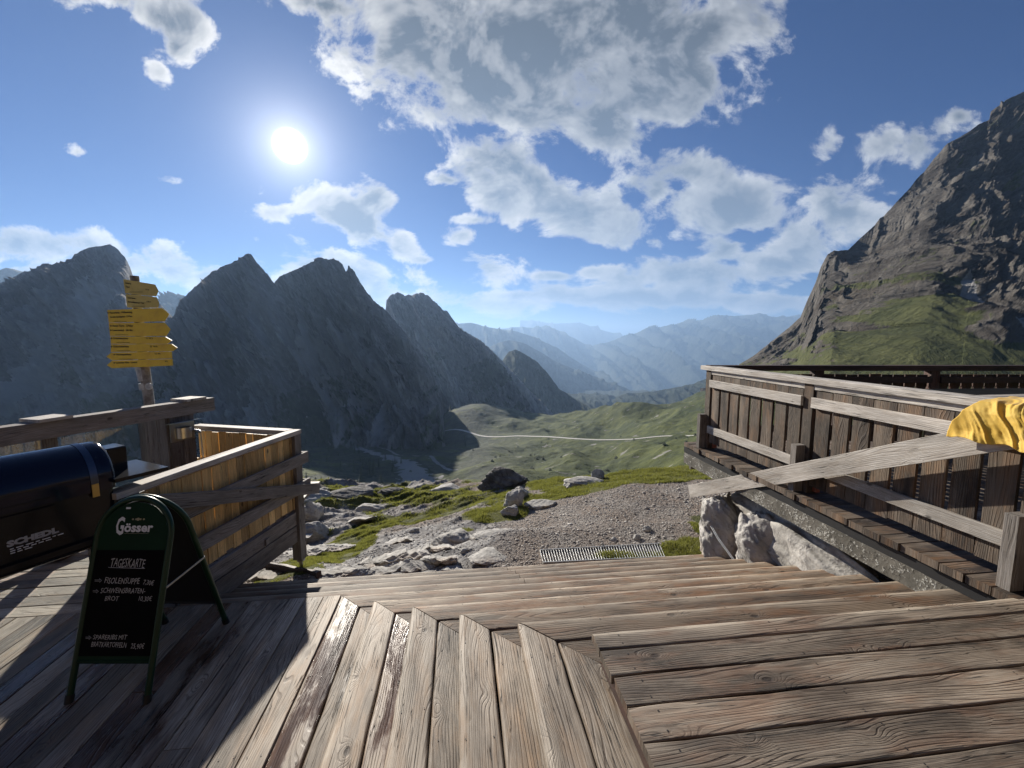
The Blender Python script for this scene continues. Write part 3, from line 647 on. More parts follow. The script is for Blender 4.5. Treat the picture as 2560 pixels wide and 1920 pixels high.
    def build(s,name,mats,parent=None,loc=None,rz=None):
        me=bpy.data.meshes.new(name); me.from_pydata(s.V,[],s.F); me.update()
        ul=me.uv_layers.new(name='UVMap'); ul.data.foreach_set('uv',[c for f in s.UV for p in f for c in p[:2]])
        for nm,vals in (('rnd',s.RN),('wet',s.WET),('edge',s.ED)):
            a_=me.attributes.new(nm,'FLOAT','POINT'); a_.data.foreach_set('value',vals)
        if not isinstance(mats,(list,tuple)): mats=[mats]
        for m in mats: me.materials.append(m)
        me.polygons.foreach_set('material_index',s.MI); me.polygons.foreach_set('use_smooth',s.SM)
        o=bpy.data.objects.new(name,me); C.objects.link(o)
        if parent: o.parent=parent
        if loc: o.location=loc
        if rz is not None: o.rotation_euler[2]=rz
        return o
def empty(name,loc=(0,0,0),rz=0.0,label=None,cat=None,group=None,kind=None):
    o=bpy.data.objects.new(name,None); C.objects.link(o); o.location=loc; o.rotation_euler=(0,0,rz); o.empty_display_size=.2
    return tag(o,label,cat,group,kind)
def copy_tree(o,parent=None):
    c=o.copy(); C.objects.link(c); c.parent=parent
    for ch in [x for x in bpy.data.objects if x.parent==o]: copy_tree(ch,c)
    return c
# ------------------------------------------------------------------ stairs: local frame (a along e1, b along e2)
TH=R(6.93); RISE=.1472; TR=.34; CA,CB=.656,1.992; OH=.045; PW=.19; TK=.042
stairs=empty('wooden_staircase',(0,0,0),TH,'mitred wooden corner staircase of weathered two-plank treads going down to the gravel','staircase')
def screws(mb,x,y0,y1,z,M=None):
    for yy in (y0+.035,y1-.035):
        mb.disc(x+random.uniform(-.008,.008),yy+random.uniform(-.006,.006),z+.0022,.0042,1,M)
Ms=Matrix(((0,-1,0,0),(1,0,0,0),(0,0,1,0),(0,0,0,1)))   # local x -> +b, local y -> -a
AEND=3.26
JOINT={9:.55,8:.62,6:1.9}
for k in range(1,10):
    z=-k*RISE; a0=CA-k*TR; b0=CB+k*TR
    mb=MB()
    # forward run: outer (nosing) plank and inner plank, along a
    for (bb0,bb1) in ((b0-PW,b0),(b0-TR-OH,b0-PW-.007)):
        if k<=5: xs=a0+(b0-bb0); k0=-1.0; xs=a0+(b0-bb0)+.004
        else: xs=-3.1+ (0 if k<9 else .0); k0=0.0
        e=AEND+random.uniform(-.015,.015)
        if k in JOINT or (k>=6 and bb0>b0-PW-.01):
            j=JOINT.get(k,-.6+.3*k)-(-.0 if k>5 else 0)
            j=CA-.05 if k in(6,7,8) else j
            segs=[(xs,j-.003),(j+.003,e)]
        else: segs=[(xs,e)]
        for i,(xa,xb) in enumerate(segs):
            kk0=k0 if i==0 else 0
            # mitre: start slides with b (outer edge starts further out)
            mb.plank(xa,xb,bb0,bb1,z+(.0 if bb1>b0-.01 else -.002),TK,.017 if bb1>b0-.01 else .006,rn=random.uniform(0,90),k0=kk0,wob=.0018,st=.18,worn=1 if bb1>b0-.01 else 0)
            x=xb-.06
            while x>xa+.1: screws(mb,x,bb0,bb1,z); x-=.8
    mb.build('tread',[W_step,M_nail],stairs)
    if k<=5:
        mb=MB()
        for i,(aa0,aa1) in enumerate(((a0,a0+PW),(a0+PW+.007,a0+TR+OH))):
            # planks along b, far end cut along the mitre a-a0 = -(b-b0)
            y0,y1=-aa1,-aa0
            xf=b0-(aa1-a0)-.004            # b at the inner side (local y0 = -aa1)
            wet={5:.55,4:.1,3:.0}.get(k,0.0) if i==0 else {5:.25,4:.6}.get(k,0.0)
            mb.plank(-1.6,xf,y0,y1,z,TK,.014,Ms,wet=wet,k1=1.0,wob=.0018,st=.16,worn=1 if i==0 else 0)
            x=xf-.09
            while x>.4: screws(mb,x,y0,y1,z,Ms); x-=.62
        mb.build('tread',[W_deck,M_nail],stairs)
# risers and carriages under the treads
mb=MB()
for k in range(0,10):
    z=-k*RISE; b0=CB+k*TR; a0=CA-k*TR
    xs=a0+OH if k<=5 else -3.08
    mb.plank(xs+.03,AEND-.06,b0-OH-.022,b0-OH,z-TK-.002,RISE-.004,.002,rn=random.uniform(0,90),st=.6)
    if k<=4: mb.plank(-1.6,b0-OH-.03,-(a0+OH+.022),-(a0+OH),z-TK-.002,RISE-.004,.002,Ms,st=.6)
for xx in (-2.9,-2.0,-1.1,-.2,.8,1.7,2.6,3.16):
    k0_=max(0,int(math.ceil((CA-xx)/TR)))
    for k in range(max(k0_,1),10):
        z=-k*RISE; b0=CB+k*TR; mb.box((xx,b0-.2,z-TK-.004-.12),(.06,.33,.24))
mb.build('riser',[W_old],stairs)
# ------------------------------------------------------------------ upper landing
land=empty('wooden_landing',(0,0,0),TH,'upper landing of broad weathered planks at the head of the stairs','deck')
mb=MB(); bs=[1.992]+[1.862-.0]+[1.697,1.536,1.376]; b=1.376
bs=[1.992,1.862-.003,1.697,1.536,1.376]
while b>-1.6: b-=random.choice((.158,.162,.165)); bs.append(b)
for b1,b0 in zip(bs[:-1],bs[1:]):
    x0=CA-.004+random.uniform(0,.016)-(.0 if b1<1.98 else .004)
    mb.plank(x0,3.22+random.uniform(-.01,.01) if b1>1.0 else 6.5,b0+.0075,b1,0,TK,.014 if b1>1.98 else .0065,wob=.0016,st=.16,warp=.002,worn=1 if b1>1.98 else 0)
    screws(mb,x0+.12,b0,b1,.0005); screws(mb,x0+.95,b0,b1,.0005); screws(mb,x0+1.8,b0,b1,.0005)
mb.build('plank_floor',[W_land,M_nail],land)
mb=MB(); 
for yy in (1.9,.9,-.1): mb.plank(CA+.05,6.4,yy-.06,yy,-TK-.004,.14,.004,st=.6)
mb.plank(-1.6,1.93,-(CA+.09),-(CA+.03),-TK-.004,.14,.003,Ms,st=.6)
mb.build('joist',[W_old],land)
# ------------------------------------------------------------------ lower deck on the left
ldeck=empty('wooden_deck',(0,0,0),TH,'lower weathered plank deck under the chalkboard and barrel grill','deck')
mb=MB(); a_=CA-5*TR-.007; zl=-5*RISE; i=0; BE=CB+5*TR
while a_>-7.2:
    wd=random.choice((.138,.143,.148)); 
    far=BE if a_>-3.55 else BE
    wet=.0
    if i in(4,5): wet=.5
    if i in(6,9,12): wet=.75
    j=random.uniform(.2,3.0)
    segs=[(-1.8,far)] if i%3 else [(-1.8,j-.002),(j+.002,far)]
    for xa,xb in segs: mb.plank(xa,xb,-a_,-(a_-wd),zl,TK,.004,Ms,wet=wet,wob=.0012,st=.3)
    for xx in (far-.07,far-.75,far-1.45,far-2.15): screws(mb,xx,-a_,-(a_-wd),zl+.0005,Ms)
    a_-=wd+.006; i+=1
mb.build('plank_floor',[W_deck,M_nail],ldeck)
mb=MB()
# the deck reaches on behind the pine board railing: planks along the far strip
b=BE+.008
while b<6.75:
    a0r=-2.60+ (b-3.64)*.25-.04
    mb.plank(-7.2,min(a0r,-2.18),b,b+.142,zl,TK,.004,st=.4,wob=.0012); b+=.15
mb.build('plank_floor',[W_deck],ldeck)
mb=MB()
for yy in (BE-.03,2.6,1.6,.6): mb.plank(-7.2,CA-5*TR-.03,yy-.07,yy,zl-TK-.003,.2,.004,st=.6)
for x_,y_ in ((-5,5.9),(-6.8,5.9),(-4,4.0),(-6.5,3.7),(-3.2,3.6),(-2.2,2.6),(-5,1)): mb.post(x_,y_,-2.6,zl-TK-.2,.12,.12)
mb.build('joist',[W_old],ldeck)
# ------------------------------------------------------------------ pine board railing at the left of the stairs
N_=Vector((-3.06,3.3,0)); K_=Vector((-2.79,5.43,0)); W_=Vector((-4.30,5.78,0))
rl=empty('board_railing',(K_.x,K_.y,zl),0,'grey timber railing clad with yellow pine boards left of the stairs','railing')
off=Vector((K_.x,K_.y,zl))
def P3(v,z): return Vector((v.x,v.y,z))-off
d1=(K_-N_).normalized(); n1=Vector((d1.y,-d1.x,0)); d2=(W_-K_).normalized(); n2=Vector((d2.y,-d2.x,0))   # n1 faces the stairs (+x)
mb=MB(); mb.beam(P3(N_-d1*.12,.29),P3(K_+d1*.05,.29),.135,.05,bev=.006); mb.beam(P3(K_+d2*.076,.29),P3(W_,.29),.135,.05,bev=.006); mb.build('cap_rail',[W_grey],rl)
mb=MB()
c1=K_+n1*.0
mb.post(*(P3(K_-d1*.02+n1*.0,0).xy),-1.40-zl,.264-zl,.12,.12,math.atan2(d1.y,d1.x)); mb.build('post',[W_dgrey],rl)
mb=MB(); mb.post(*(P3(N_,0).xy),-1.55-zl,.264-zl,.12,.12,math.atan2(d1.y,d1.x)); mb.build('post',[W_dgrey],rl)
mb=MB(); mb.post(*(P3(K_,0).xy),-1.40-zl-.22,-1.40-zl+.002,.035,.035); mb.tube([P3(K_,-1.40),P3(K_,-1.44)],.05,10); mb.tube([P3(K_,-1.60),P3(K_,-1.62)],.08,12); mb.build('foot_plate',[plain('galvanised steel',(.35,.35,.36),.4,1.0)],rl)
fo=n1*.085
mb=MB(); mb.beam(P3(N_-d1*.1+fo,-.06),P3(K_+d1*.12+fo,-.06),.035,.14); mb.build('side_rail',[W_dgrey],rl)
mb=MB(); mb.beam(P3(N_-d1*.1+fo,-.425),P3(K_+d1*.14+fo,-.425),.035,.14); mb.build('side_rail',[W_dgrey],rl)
mb=MB(); mb.beam(P3(K_+n1*.10,-.06),P3(K_-n1*.9,-.06)+Vector((0,0,0)),.03,.001) if 0 else None
fo2=-n2*.085
for zz in (-.06,-.425):
    q=MB(); q.beam(P3(K_-d2*.13-n2*-.085,zz) if 0 else P3(K_-d2*.10+d1*.10,zz),P3(W_+d1*.10,zz),.035,.14); q.build('side_rail',[W_dgrey],rl)
# slanting handrail board following the stairs
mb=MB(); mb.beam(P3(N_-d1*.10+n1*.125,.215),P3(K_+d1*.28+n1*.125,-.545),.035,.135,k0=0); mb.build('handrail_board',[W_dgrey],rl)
# cladding boards
bi=[]
def clad(p,d,n,L,name='cladding'):
    mb=MB(); s_=.07; i=0
    while s_<L-.06:
        wd=random.uniform(.098,.106); g_=random.choice((.004,.005,.010,.013,.006))
        c=p+d*(s_+wd/2)+n*random.uniform(-.004,.004)
        z0=-.70+random.uniform(-.012,.012); z1=.232+random.uniform(-.006,.006)
        q=Vector((c.x,c.y,0))-off; mb.post(q.x,q.y,z0-zl,z1-zl,wd,.021,math.atan2(d.y,d.x),rn=random.uniform(0,90)); s_+=wd+g_
    mb.build(name,[W_pine],rl)
clad(N_,d1,n1,(K_-N_).length); clad(K_,d2,n2,(W_-K_).length)
mb=MB()
for zz,hh in ((-.825,.17),(-1.03,.22)):
    mb.beam(P3(N_-d1*.3+n1*.0,zz),P3(K_-d1*.085,zz),.05,hh-.004)
for s_ in (.35,1.5): 
    q=P3(N_+d1*s_+n1*.032,-.86); mb.box(q,(.02,.07,.07))
mb.build('fascia_board',[W_dgrey],rl)
# ------------------------------------------------------------------ terrace on the right (local frame a,b)
terr=empty('wooden_terrace',(0,0,0),TH,'raised plank terrace on a lichened concrete edge to the right of the stairs','terrace')
mb=MB(); b=1.96; EA=3.17
FB=5.75
while b<FB-.1:
    wd=random.uniform(.128,.138); mb.plank(EA+random.uniform(-.012,.012),3.62,b,b+wd,0,.055,.005,st=.2,wob=.002); b+=wd+.006
mb.build('plank_edge',[W_bal],terr)
mb=MB(); b=-1.5
b=1.96
while b<FB-.05: mb.plank(3.63,9.5,b,b+.135,-.002,.05,.004,st=1.2); b+=.142
mb.build('plank_floor',[W_land],terr)
mb=MB(); mb.box((3.215,(FB+1.3)/2,-.11),(.035,FB-1.3,.075)); mb.box((3.34,FB-.015,-.11),(.25,.03,.075)); mb.build('rubber_strip',[plain('black rubber',(.018,.018,.019),.55)],terr)
M_conc,g=mat('lichened concrete'); oc=g.n('ShaderNodeTexCoord').outputs['Object']
n1_=g.noise(oc,3.5,8,.62); n2_=g.noise(oc,24,7,.65); vv=g.vor(g.n('ShaderNodeVectorMath',{0:oc,1:g.noise(oc,9,3,.5,col=True)},operation='ADD').outputs[0],13)
col=g.mix(g.mr(n1_,.35,.65),(.10,.092,.075),(.20,.185,.155)); col=g.mix(g.mr(n2_,.5,.7),col,(.055,.05,.04))
lx=g.xyz(oc); li=g.mr(g.m('ADD',n2_,g.m('MULTIPLY',n1_,.6)),.78,.9); col=g.mix(g.m('MULTIPLY',li,g.mr(vv,.55,.35)),col,(.50,.49,.44))
setin(g,'Base Color',col); setin(g,'Roughness',.95); bump(g,g.m('ADD',n2_,g.m('MULTIPLY',li,.7)),.8,.006)
mb=MB(); 
NB=44
def lump_beam(mb,x0,x1,y0,y1,z0,z1,nx,ny,nz,amp,seed):
    """box with rough faces"""
    import itertools
    bm=[]; 
    def face(o,u,v,nu,nv,nrm):
        V=[];F=[]
        for i in range(nu+1):
            for j in range(nv+1):
                p=Vector(o)+Vector(u)*(i/nu)+Vector(v)*(j/nv)
                V.append(p)
        for i in range(nu):
            for j in range(nv): a=i*(nv+1)+j; F.append((a,a+nv+1,a+nv+2,a+1))
        P_=np.array([tuple(p) for p in V]); d=amp*(fbm(P_[:,0]*3+P_[:,2]*5+seed,P_[:,1]*3-P_[:,2]*4,4,seed)); d2=amp*(fbm(P_[:,0]*3+P_[:,2]*5+seed+50,P_[:,1]*3-P_[:,2]*4,4,seed+7))
        V=[(p[0]+a*.8,p[1]+b,p[2]+(a+b)*.5) for p,a,b in zip(P_,d,d2)]
        mb.add(V,F,None,0,0,0,True)
    X,Y,Z=x1-x0,y1-y0,z1-z0
    face((x0,y0,z0),(0,Y,0),(0,0,Z),ny,nz,0); face((x0,y1,z0),(X,0,0),(0,0,Z),nx,nz,0); face((x1,y1,z0),(0,-Y,0),(0,0,Z),ny,nz,0); face((x1,y0,z0),(-X,0,0),(0,0,Z),nx,nz,0)
    face((x0,y0,z1),(0,Y,0),(X,0,0),ny,nx,0); face((x0,y0,z0),(X,0,0),(0,Y,0),nx,ny,0)
lump_beam(mb,3.19,3.62,.9,FB-.03,-.30,-.1485,6,90,4,.007,3); mb.build('concrete_edge',[M_conc],terr)
mb=MB(); mb.plank(EA+.12,3.5,FB-.04,FB,-.31,.09,.003) ; mb.build('support_beam',[W_dgrey],terr)
# ------------------------------------------------------------------ terrace railing along the stairs
rr_=empty('baluster_railing',(0,0,0),TH,'terrace railing of shaped weathered boards with silver top rail, beside the stairs','railing')
PA=3.36; PB=[5.40,3.72,2.04]
for i,pb in enumerate(PB):
    mb=MB(); mb.post(PA+(.0),pb,.0,1.06,.11,.11); o=mb.build('post',[W_bal],rr_)
    mb=MB(); mb.post(PA-.095,pb+.03,.0,.46,.105,.07); mb.build('post_brace',[W_dgrey],rr_)
    mb=MB(); mb.box((PA+.035,pb-.07,.055),(.045,.05,.08)); mb.build('spacer_block',[plain('red brick spacer',(.42,.12,.06),.8,nz=.3)],rr_)
def rail(mb,b0,b1,a,z,w,h,**k): mb.beam((a,b0,z),(a,b1,z),w,h,**k)
mb=MB(); rail(mb,.95,PB[0]+.16,PA+.0,1.085,.155,.055,bev=.007); mb.build('top_rail',[W_grey],rr_)
mb=MB(); rail(mb,.95,PB[0]+.02,PA-.035,1.03,.03,.05); mb.build('sub_rail',[W_grey],rr_)
for (b0,b1) in ((PB[0]-.06,PB[1]+.06),(PB[1]-.06,PB[2]+.06),(PB[2]-.06,.95)):
    mb=MB(); rail(mb,b1,b0,PA-.062,.885,.03,.095); mb.build('cross_rail',[W_grey],rr_)
    mb=MB(); rail(mb,b1,b0,PA-.062,.27,.03,.095); mb.build('cross_rail',[W_grey],rr_)
def baluster(mb,w,z0,z1,th,M,rn,neck=.017):
    """board with waisted edges: local x up, local y across"""
    L=z1-z0; prof=[]
    for t in [0,.10,.17,.185,.20,.215,.24,.3,.45,.6,.70,.76,.785,.80,.815,.83,.9,1]:
        if t<=.17 or t>=.83: hw=w/2
        else:
            q=min((t-.17)/.06,1,(.83-t)/.05); hw=w/2-neck*math.sqrt(max(0,min(1,q)))
        prof.append((z0+L*t,hw))
    V=[];F=[];U=[]
    for (x,hw) in prof:
        V+= [(x,-hw,0),(x,hw,0),(x,hw,-th),(x,-hw,-th)]
    for i in range(len(prof)-1):
        a=i*4
        for q in ((0,1),(1,2),(2,3),(3,0)):
            f=(a+q[0],a+q[1],a+4+q[1],a+4+q[0]); F.append(f); U.append([(V[k][0]+rn*3.1,V[k][1]+V[k][2]+rn*1.7) for k in f])
    F.append((3,2,1,0));U.append([(0,0)]*4); n=len(V); F.append((n-4,n-3,n-2,n-1));U.append([(0,0)]*4)
    mb.add(V,F,U,0,rn,0,False,M)
def bal_row(parent,p0,p1,z0,z1,w,gap,mat_,th=.024,skip=.075):
    p0=Vector(p0);p1=Vector(p1);d=(p1-p0);L=d.length;d.normalize(); s_=skip
    n=int((L-2*skip+gap)/(w+gap)); ww=(L-2*skip-(n-1)*gap)/n
    for i in range(n):
        c=p0+d*(s_+ww/2); xa=Vector((0,0,1)); ya=Vector((d.x,d.y,0)); za=xa.cross(ya); M=Matrix((xa,ya,za)).transposed().to_4x4(); M.translation=(c.x,c.y,0)
        mb=MB(); baluster(mb,ww,z0+random.uniform(-.01,.01),z1+random.uniform(-.006,.006),th,M,random.uniform(0,90)); mb.build('baluster',[mat_],parent); s_+=ww+gap
for (b0,b1) in ((PB[0],PB[1]),(PB[1],PB[2]),(PB[2],.95)):
    bal_row(rr_,(PA-.02,b0,0),(PA-.02,b1,0),.085,1.0,.168,.006,W_bal)
# ================================================================== OBJECTS
def L2W(a,b,z): return Vector((a*math.cos(TH)-b*math.sin(TH),a*math.sin(TH)+b*math.cos(TH),z))
hb=empty('handrail_board',L2W(3.2,2.1,.98),TH,'long grey plank sloping down beside the stairs, fixed outside the baluster railing','handrail')
o0=Vector((3.2,2.1,.98))
mb=MB(); mb.beam(Vector((3.195,2.08,.945))-o0,Vector((3.195,5.53,-.66))-o0,.032,.165,bev=.004,wob=.0012,rn=14.0)
for t in (.02,.05,.5,.97): pass
mb.build('plank',[W_grey],hb)
# ---- yellow cloth over the rail
M_cloth,g=mat('yellow cloth'); oc=g.n('ShaderNodeTexCoord').outputs['Object']
setin(g,'Base Color',g.mix(g.mr(g.noise(oc,5,5,.6),.35,.7),(.82,.54,.06),(.88,.64,.13))); setin(g,'Roughness',.75); setin(g,'Sheen Weight',.25)
tr=g.n('ShaderNodeBsdfTranslucent',{'Color':(.90,.58,.08,1)}); ms=g.n('ShaderNodeMixShader',{0:.3,1:g.bs.outputs[0],2:tr.outputs[0]}); g.nt.links.new(ms.outputs[0],g.out.inputs[0])
bump(g,g.noise(oc,600,2,.5),.15,.001)
prof=[(3.47,.93),(3.452,1.06),(3.44,1.128),(3.36,1.134),(3.285,1.128),(3.205,1.10),(3.160,1.035),(3.150,.955),(3.148,.90),(3.146,.862)]
pl=[0]
for i in range(1,len(prof)): pl.append(pl[-1]+math.hypot(prof[i][0]-prof[i-1][0],prof[i][1]-prof[i-1][1]))
nu,nv=260,130; uu=np.linspace(0,1,nu); vv_=np.linspace(0,1,nv)
U,Vv=np.meshgrid(uu,vv_)   # rows v
sa_=np.interp(Vv*pl[-1],pl,[p[0] for p in prof]); sz_=np.interp(Vv*pl[-1],pl,[p[1] for p in prof])
bst=2.24+.15*sstep(.45,1.0,Vv)+.012*fbm(Vv*7,U*0+3,3,4); bb=bst+(0.95-bst)*U
fold=np.clip((Vv-.42)/.25,0,1)
ph=(bb*62+ (Vv)*13+2.2*fbm(bb*4,Vv*3,2,8)); pleat=(np.abs(np.sin(ph*.8))**1.3-.45)*.0045+ .0015*np.sin(ph*1.9+1)+.011*fbm(bb*9+Vv*7,Vv*5-bb*3,4,12)
edge=np.clip(U*14,0,1)
q_=bb*13+Vv*5.5+.8*fbm(bb*3,Vv*2,2,19); dpl=(pleat*.5+.020*(ridged(q_,Vv*1.1+bb*1.5,3,23,.5)-1.0)*np.clip((Vv-.2)/.3,0,1))*np.clip(fold+.25,0,1)*edge+.018*fold
hem=np.clip((Vv-.93)/.07,0,1)
sa2=sa_-dpl*.9-.03*hem*(.5+.5*np.sin(bb*23)); sz2=sz_+dpl*.45+.006*fbm(bb*12,Vv*6,3,2)*(1-fold) +hem*.012*np.sin(bb*31)
Vc=np.stack([sa2,bb,sz2],2).reshape(-1,3)
cl=grid_mesh('cloth',Vc,nv,nu,M_cloth); cl.rotation_euler[2]=TH
sol=cl.modifiers.new('thick','SOLIDIFY'); sol.thickness=.002; sol.offset=1
tag(cl,'crumpled bright yellow cloth draped over the silver top rail beside the stairs','cloth')
# ---- railing on the far side of the terrace
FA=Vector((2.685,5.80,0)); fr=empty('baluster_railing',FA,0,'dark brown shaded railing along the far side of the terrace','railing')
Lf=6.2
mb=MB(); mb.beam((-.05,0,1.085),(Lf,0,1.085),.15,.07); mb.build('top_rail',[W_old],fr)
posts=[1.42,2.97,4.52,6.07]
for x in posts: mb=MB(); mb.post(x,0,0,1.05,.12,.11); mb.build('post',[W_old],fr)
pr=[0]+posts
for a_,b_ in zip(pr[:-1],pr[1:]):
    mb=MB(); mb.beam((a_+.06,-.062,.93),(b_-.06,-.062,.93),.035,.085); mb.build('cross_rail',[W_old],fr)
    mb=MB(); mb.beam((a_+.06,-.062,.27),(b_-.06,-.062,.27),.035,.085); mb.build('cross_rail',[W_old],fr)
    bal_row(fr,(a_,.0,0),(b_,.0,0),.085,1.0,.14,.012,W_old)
# ---- tables on the terrace
M_slate=plain('grey table top',(.022,.023,.025),.9,nz=.3,scale=6,spec=.0); M_steel=plain('brushed steel',(.55,.56,.57),.32,1.0)
M_ltab=W_grey
def table(name,corner,rz,l,w,z,topm,label,floor=0.0):
    t=empty(name,(corner[0],corner[1],floor),rz,label,'table')
    mb=MB(); y=0; n=4 if topm is W_grey else 1
    for i in range(n): mb.plank(0,l,i*w/n+.003,(i+1)*w/n-.003,z,.03,.004,st=.5)
    mb.build('table_top',[topm],t)
    for x in(.12,l-.12):
        for y in(.1,w-.1): mb=MB(); mb.post(x,y,0,z-.03,.06,.06); mb.build('leg',[W_old if topm is W_grey else M_steel],t)
    return t
table('table',(4.55,4.2),R(4),2.2,.72,.905,M_slate,'dark slate-grey table on the terrace by the far railing')
table('table',(4.28,3.68),R(8),2.0,.5,.93,W_grey,'pale silver-grey table on the terrace behind the top rail')
# ---- glass wind screen railing on the far left
gr0=Vector((-4.10,5.74,0)); gr1=Vector((-5.35,1.55,0)); gd=(gr1-gr0).normalized(); gn=Vector((-gd.y,gd.x,0)); gn=gn if gn.x>0 else -gn
gl=empty('glass_railing',(gr0.x,gr0.y,zl),0,'tall dark timber and glass wind screen railing behind the barrel grill','railing')
def PG(s,n,z): 
    q=gr0+gd*s+gn*n; return Vector((q.x,q.y,z))-Vector((gr0.x,gr0.y,zl))
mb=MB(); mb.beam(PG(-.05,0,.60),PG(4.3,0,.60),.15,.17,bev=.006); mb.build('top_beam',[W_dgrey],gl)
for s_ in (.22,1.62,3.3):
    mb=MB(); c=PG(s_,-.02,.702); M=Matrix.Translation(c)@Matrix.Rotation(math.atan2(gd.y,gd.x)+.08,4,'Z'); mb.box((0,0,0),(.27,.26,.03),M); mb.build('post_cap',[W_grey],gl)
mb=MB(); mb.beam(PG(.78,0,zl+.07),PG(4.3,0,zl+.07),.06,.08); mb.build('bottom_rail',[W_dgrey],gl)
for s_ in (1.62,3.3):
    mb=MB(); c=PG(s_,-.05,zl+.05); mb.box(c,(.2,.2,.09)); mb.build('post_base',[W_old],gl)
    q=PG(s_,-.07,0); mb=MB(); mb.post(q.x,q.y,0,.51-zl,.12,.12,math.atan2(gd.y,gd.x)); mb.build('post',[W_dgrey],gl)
M_glass=bpy.data.materials.new('clear glass'); M_glass.use_nodes=True; nt=M_glass.node_tree; nt.nodes.clear(); g=G(nt)
go=g.n('ShaderNodeOutputMaterial'); tb_=g.n('ShaderNodeBsdfTransparent',{'Color':(.95,.975,.975,1)}); gg_=g.n('ShaderNodeBsdfGlossy',{'Color':(1,1,1,1),'Roughness':.015}); fr_=g.n('ShaderNodeLayerWeight',{'Blend':.5})
mx=g.n('ShaderNodeMixShader',{0:g.m('ADD',g.m('MULTIPLY',g.m('POWER',fr_.outputs['Facing'],4.0),.85),.04),1:tb_.outputs[0],2:gg_.outputs[0]}); nt.links.new(mx.outputs[0],go.inputs[0])
mb=MB()
for s0,s1 in ((.78,1.54),(1.70,3.22)):
    c=PG((s0+s1)/2,-.0,(.51+zl+.12)/2); M=Matrix.Translation(c)@Matrix.Rotation(math.atan2(gd.y,gd.x),4,'Z'); mb.box((0,0,0),(s1-s0,.01,.51-zl-.12),M)
mb.build('glass_pane',[M_glass],gl)
# ---- drinking fountain column with steel spout and wooden trough
fang=math.atan2(-gd.y,-gd.x)
fo_=empty('drinking_fountain',(-4.44,5.46,zl),fang,'timber water column with steel-roofed spout beside the pine board railing','fountain')
mb=MB()
for i in range(3): mb.post(-.155,-.165+i*.165,0,.51-zl,.162,.03,math.pi/2)
for i in range(2): mb.post(-.07+i*.155,-.252,0,.51-zl,.15,.03,0)
mb.box((0,0,.6),(.27,.45,1.2)); mb.build('column',[W_dgrey],fo_)
M_zinc=plain('dull zinc',(.33,.34,.35),.32,1.0)
mb=MB(); M=Matrix.Translation((.02,-.335,1.175))@Matrix.Rotation(R(-10),4,'X'); mb.box((0,0,0),(.40,.17,.008),M); mb.box((.0,-.273,1.05),(.30,.012,.24)); mb.build('steel_roof',[M_zinc],fo_)
mb=MB(); n=18; pts=[]
V=[];F=[]
for i in range(n+1):
    t=math.pi*i/n; V+=[(.0+.09*math.cos(t),-.28-.085*math.sin(t),.965),(.0+.09*math.cos(t),-.28-.085*math.sin(t),1.10)]
for i in range(n): F.append((2*i,2*i+2,2*i+3,2*i+1))
mb.add(V,F,None,0,0,0,True); mb.build('cup_holder',[M_steel],fo_)
mb=MB(); mb.tube([(.14,-.24,1.03),(.14,-.36,1.03),(.14,-.39,1.01)],.016,10); mb.build('spout',[M_steel],fo_)
M_water,g=mat('clear water'); setin(g,'Base Color',(.9,.95,1.0)); setin(g,'Roughness',.03); setin(g,'Transmission Weight',.9); setin(g,'IOR',1.33)
mb=MB(); mb.tube([(.14,-.39,1.0),(.14,-.395,.8),(.14,-.40,.62)],[.008,.010,.013],8); mb.build('water_jet',[M_water],fo_)
tq=empty('water_trough',(-3.86,5.50,zl),R(4),'open wooden water trough behind the pine boards, under the fountain spout','trough')
mb=MB(); mb.plank(-.48,.62,-.21,-.17,.62,.3,.004); mb.plank(-.48,.62,.17,.21,.62,.3,.004); mb.box((-.46,0,.47),(.04,.34,.3)); mb.box((.6,0,.47),(.04,.34,.3)); mb.box((.07,0,.33),(1.02,.34,.03)); mb.build('trough_board',[W_pine],tq)
mb=MB(); mb.box((.07,0,.57),(1.02,.335,.02)); mb.build('water',[M_water],tq)
for x in(-.35,.5): mb=MB(); mb.box((x,0,.155),(.08,.3,.31)); mb.build('leg',[W_old],tq)
# ---- signpost with yellow hiking signs
YP=5.42
sp_=empty('signpost',at(372,1000,YP),0,'round wooden signpost with stickers rising behind the glass railing, hung with yellow hiking signs','signpost')
so=Vector(sp_.location)
def PV(px,py,Y): return Vector(at(px,py,Y))-so
mb=MB(); pts=[PV(388,1130,YP),PV(372,1000,YP),PV(360,910,YP),PV(347,800,YP),PV(336,690,YP)]
mb.tube(pts,[.058,.056,.054,.05,.046],14)
M_pole=plain('pole wood',(.34,.32,.30),.8,c2=(.12,.095,.08),scale=8,bmp=.01); mb.build('pole',[M_pole],sp_)
M_stk=plain('weathered stickers',(.62,.62,.60),.6,c2=(.25,.26,.28),scale=14)
mb=MB(); mb.tube([PV(353.5,918,YP),PV(366,972,YP)][:1]+[PV(361,952,YP)],[.062,.062],14); mb.build('sticker',[M_stk],sp_)
mb=MB(); mb.tube([PV(361.5,958,YP),PV(364,974,YP)],[.063,.063],14)
c=PV(372,966,YP-.05); mb.tube([c+Vector((0,.01,0)),c+Vector((0,-.005,0))],.042,16); mb.build('sticker',[M_stk],sp_)
M_sign,g=mat('yellow sign paint'); oc=g.n('ShaderNodeTexCoord').outputs['Object']; setin(g,'Base Color',g.mix(g.mr(g.noise(oc,9,6,.6),.4,.75),(.90,.62,.05),(.78,.50,.05))); setin(g,'Roughness',.42)
M_pale=plain('faded yellow sign paint',(.74,.58,.16),.45,nz=.15,scale=9)
M_txt=plain('black lettering',(.015,.013,.012),.6)
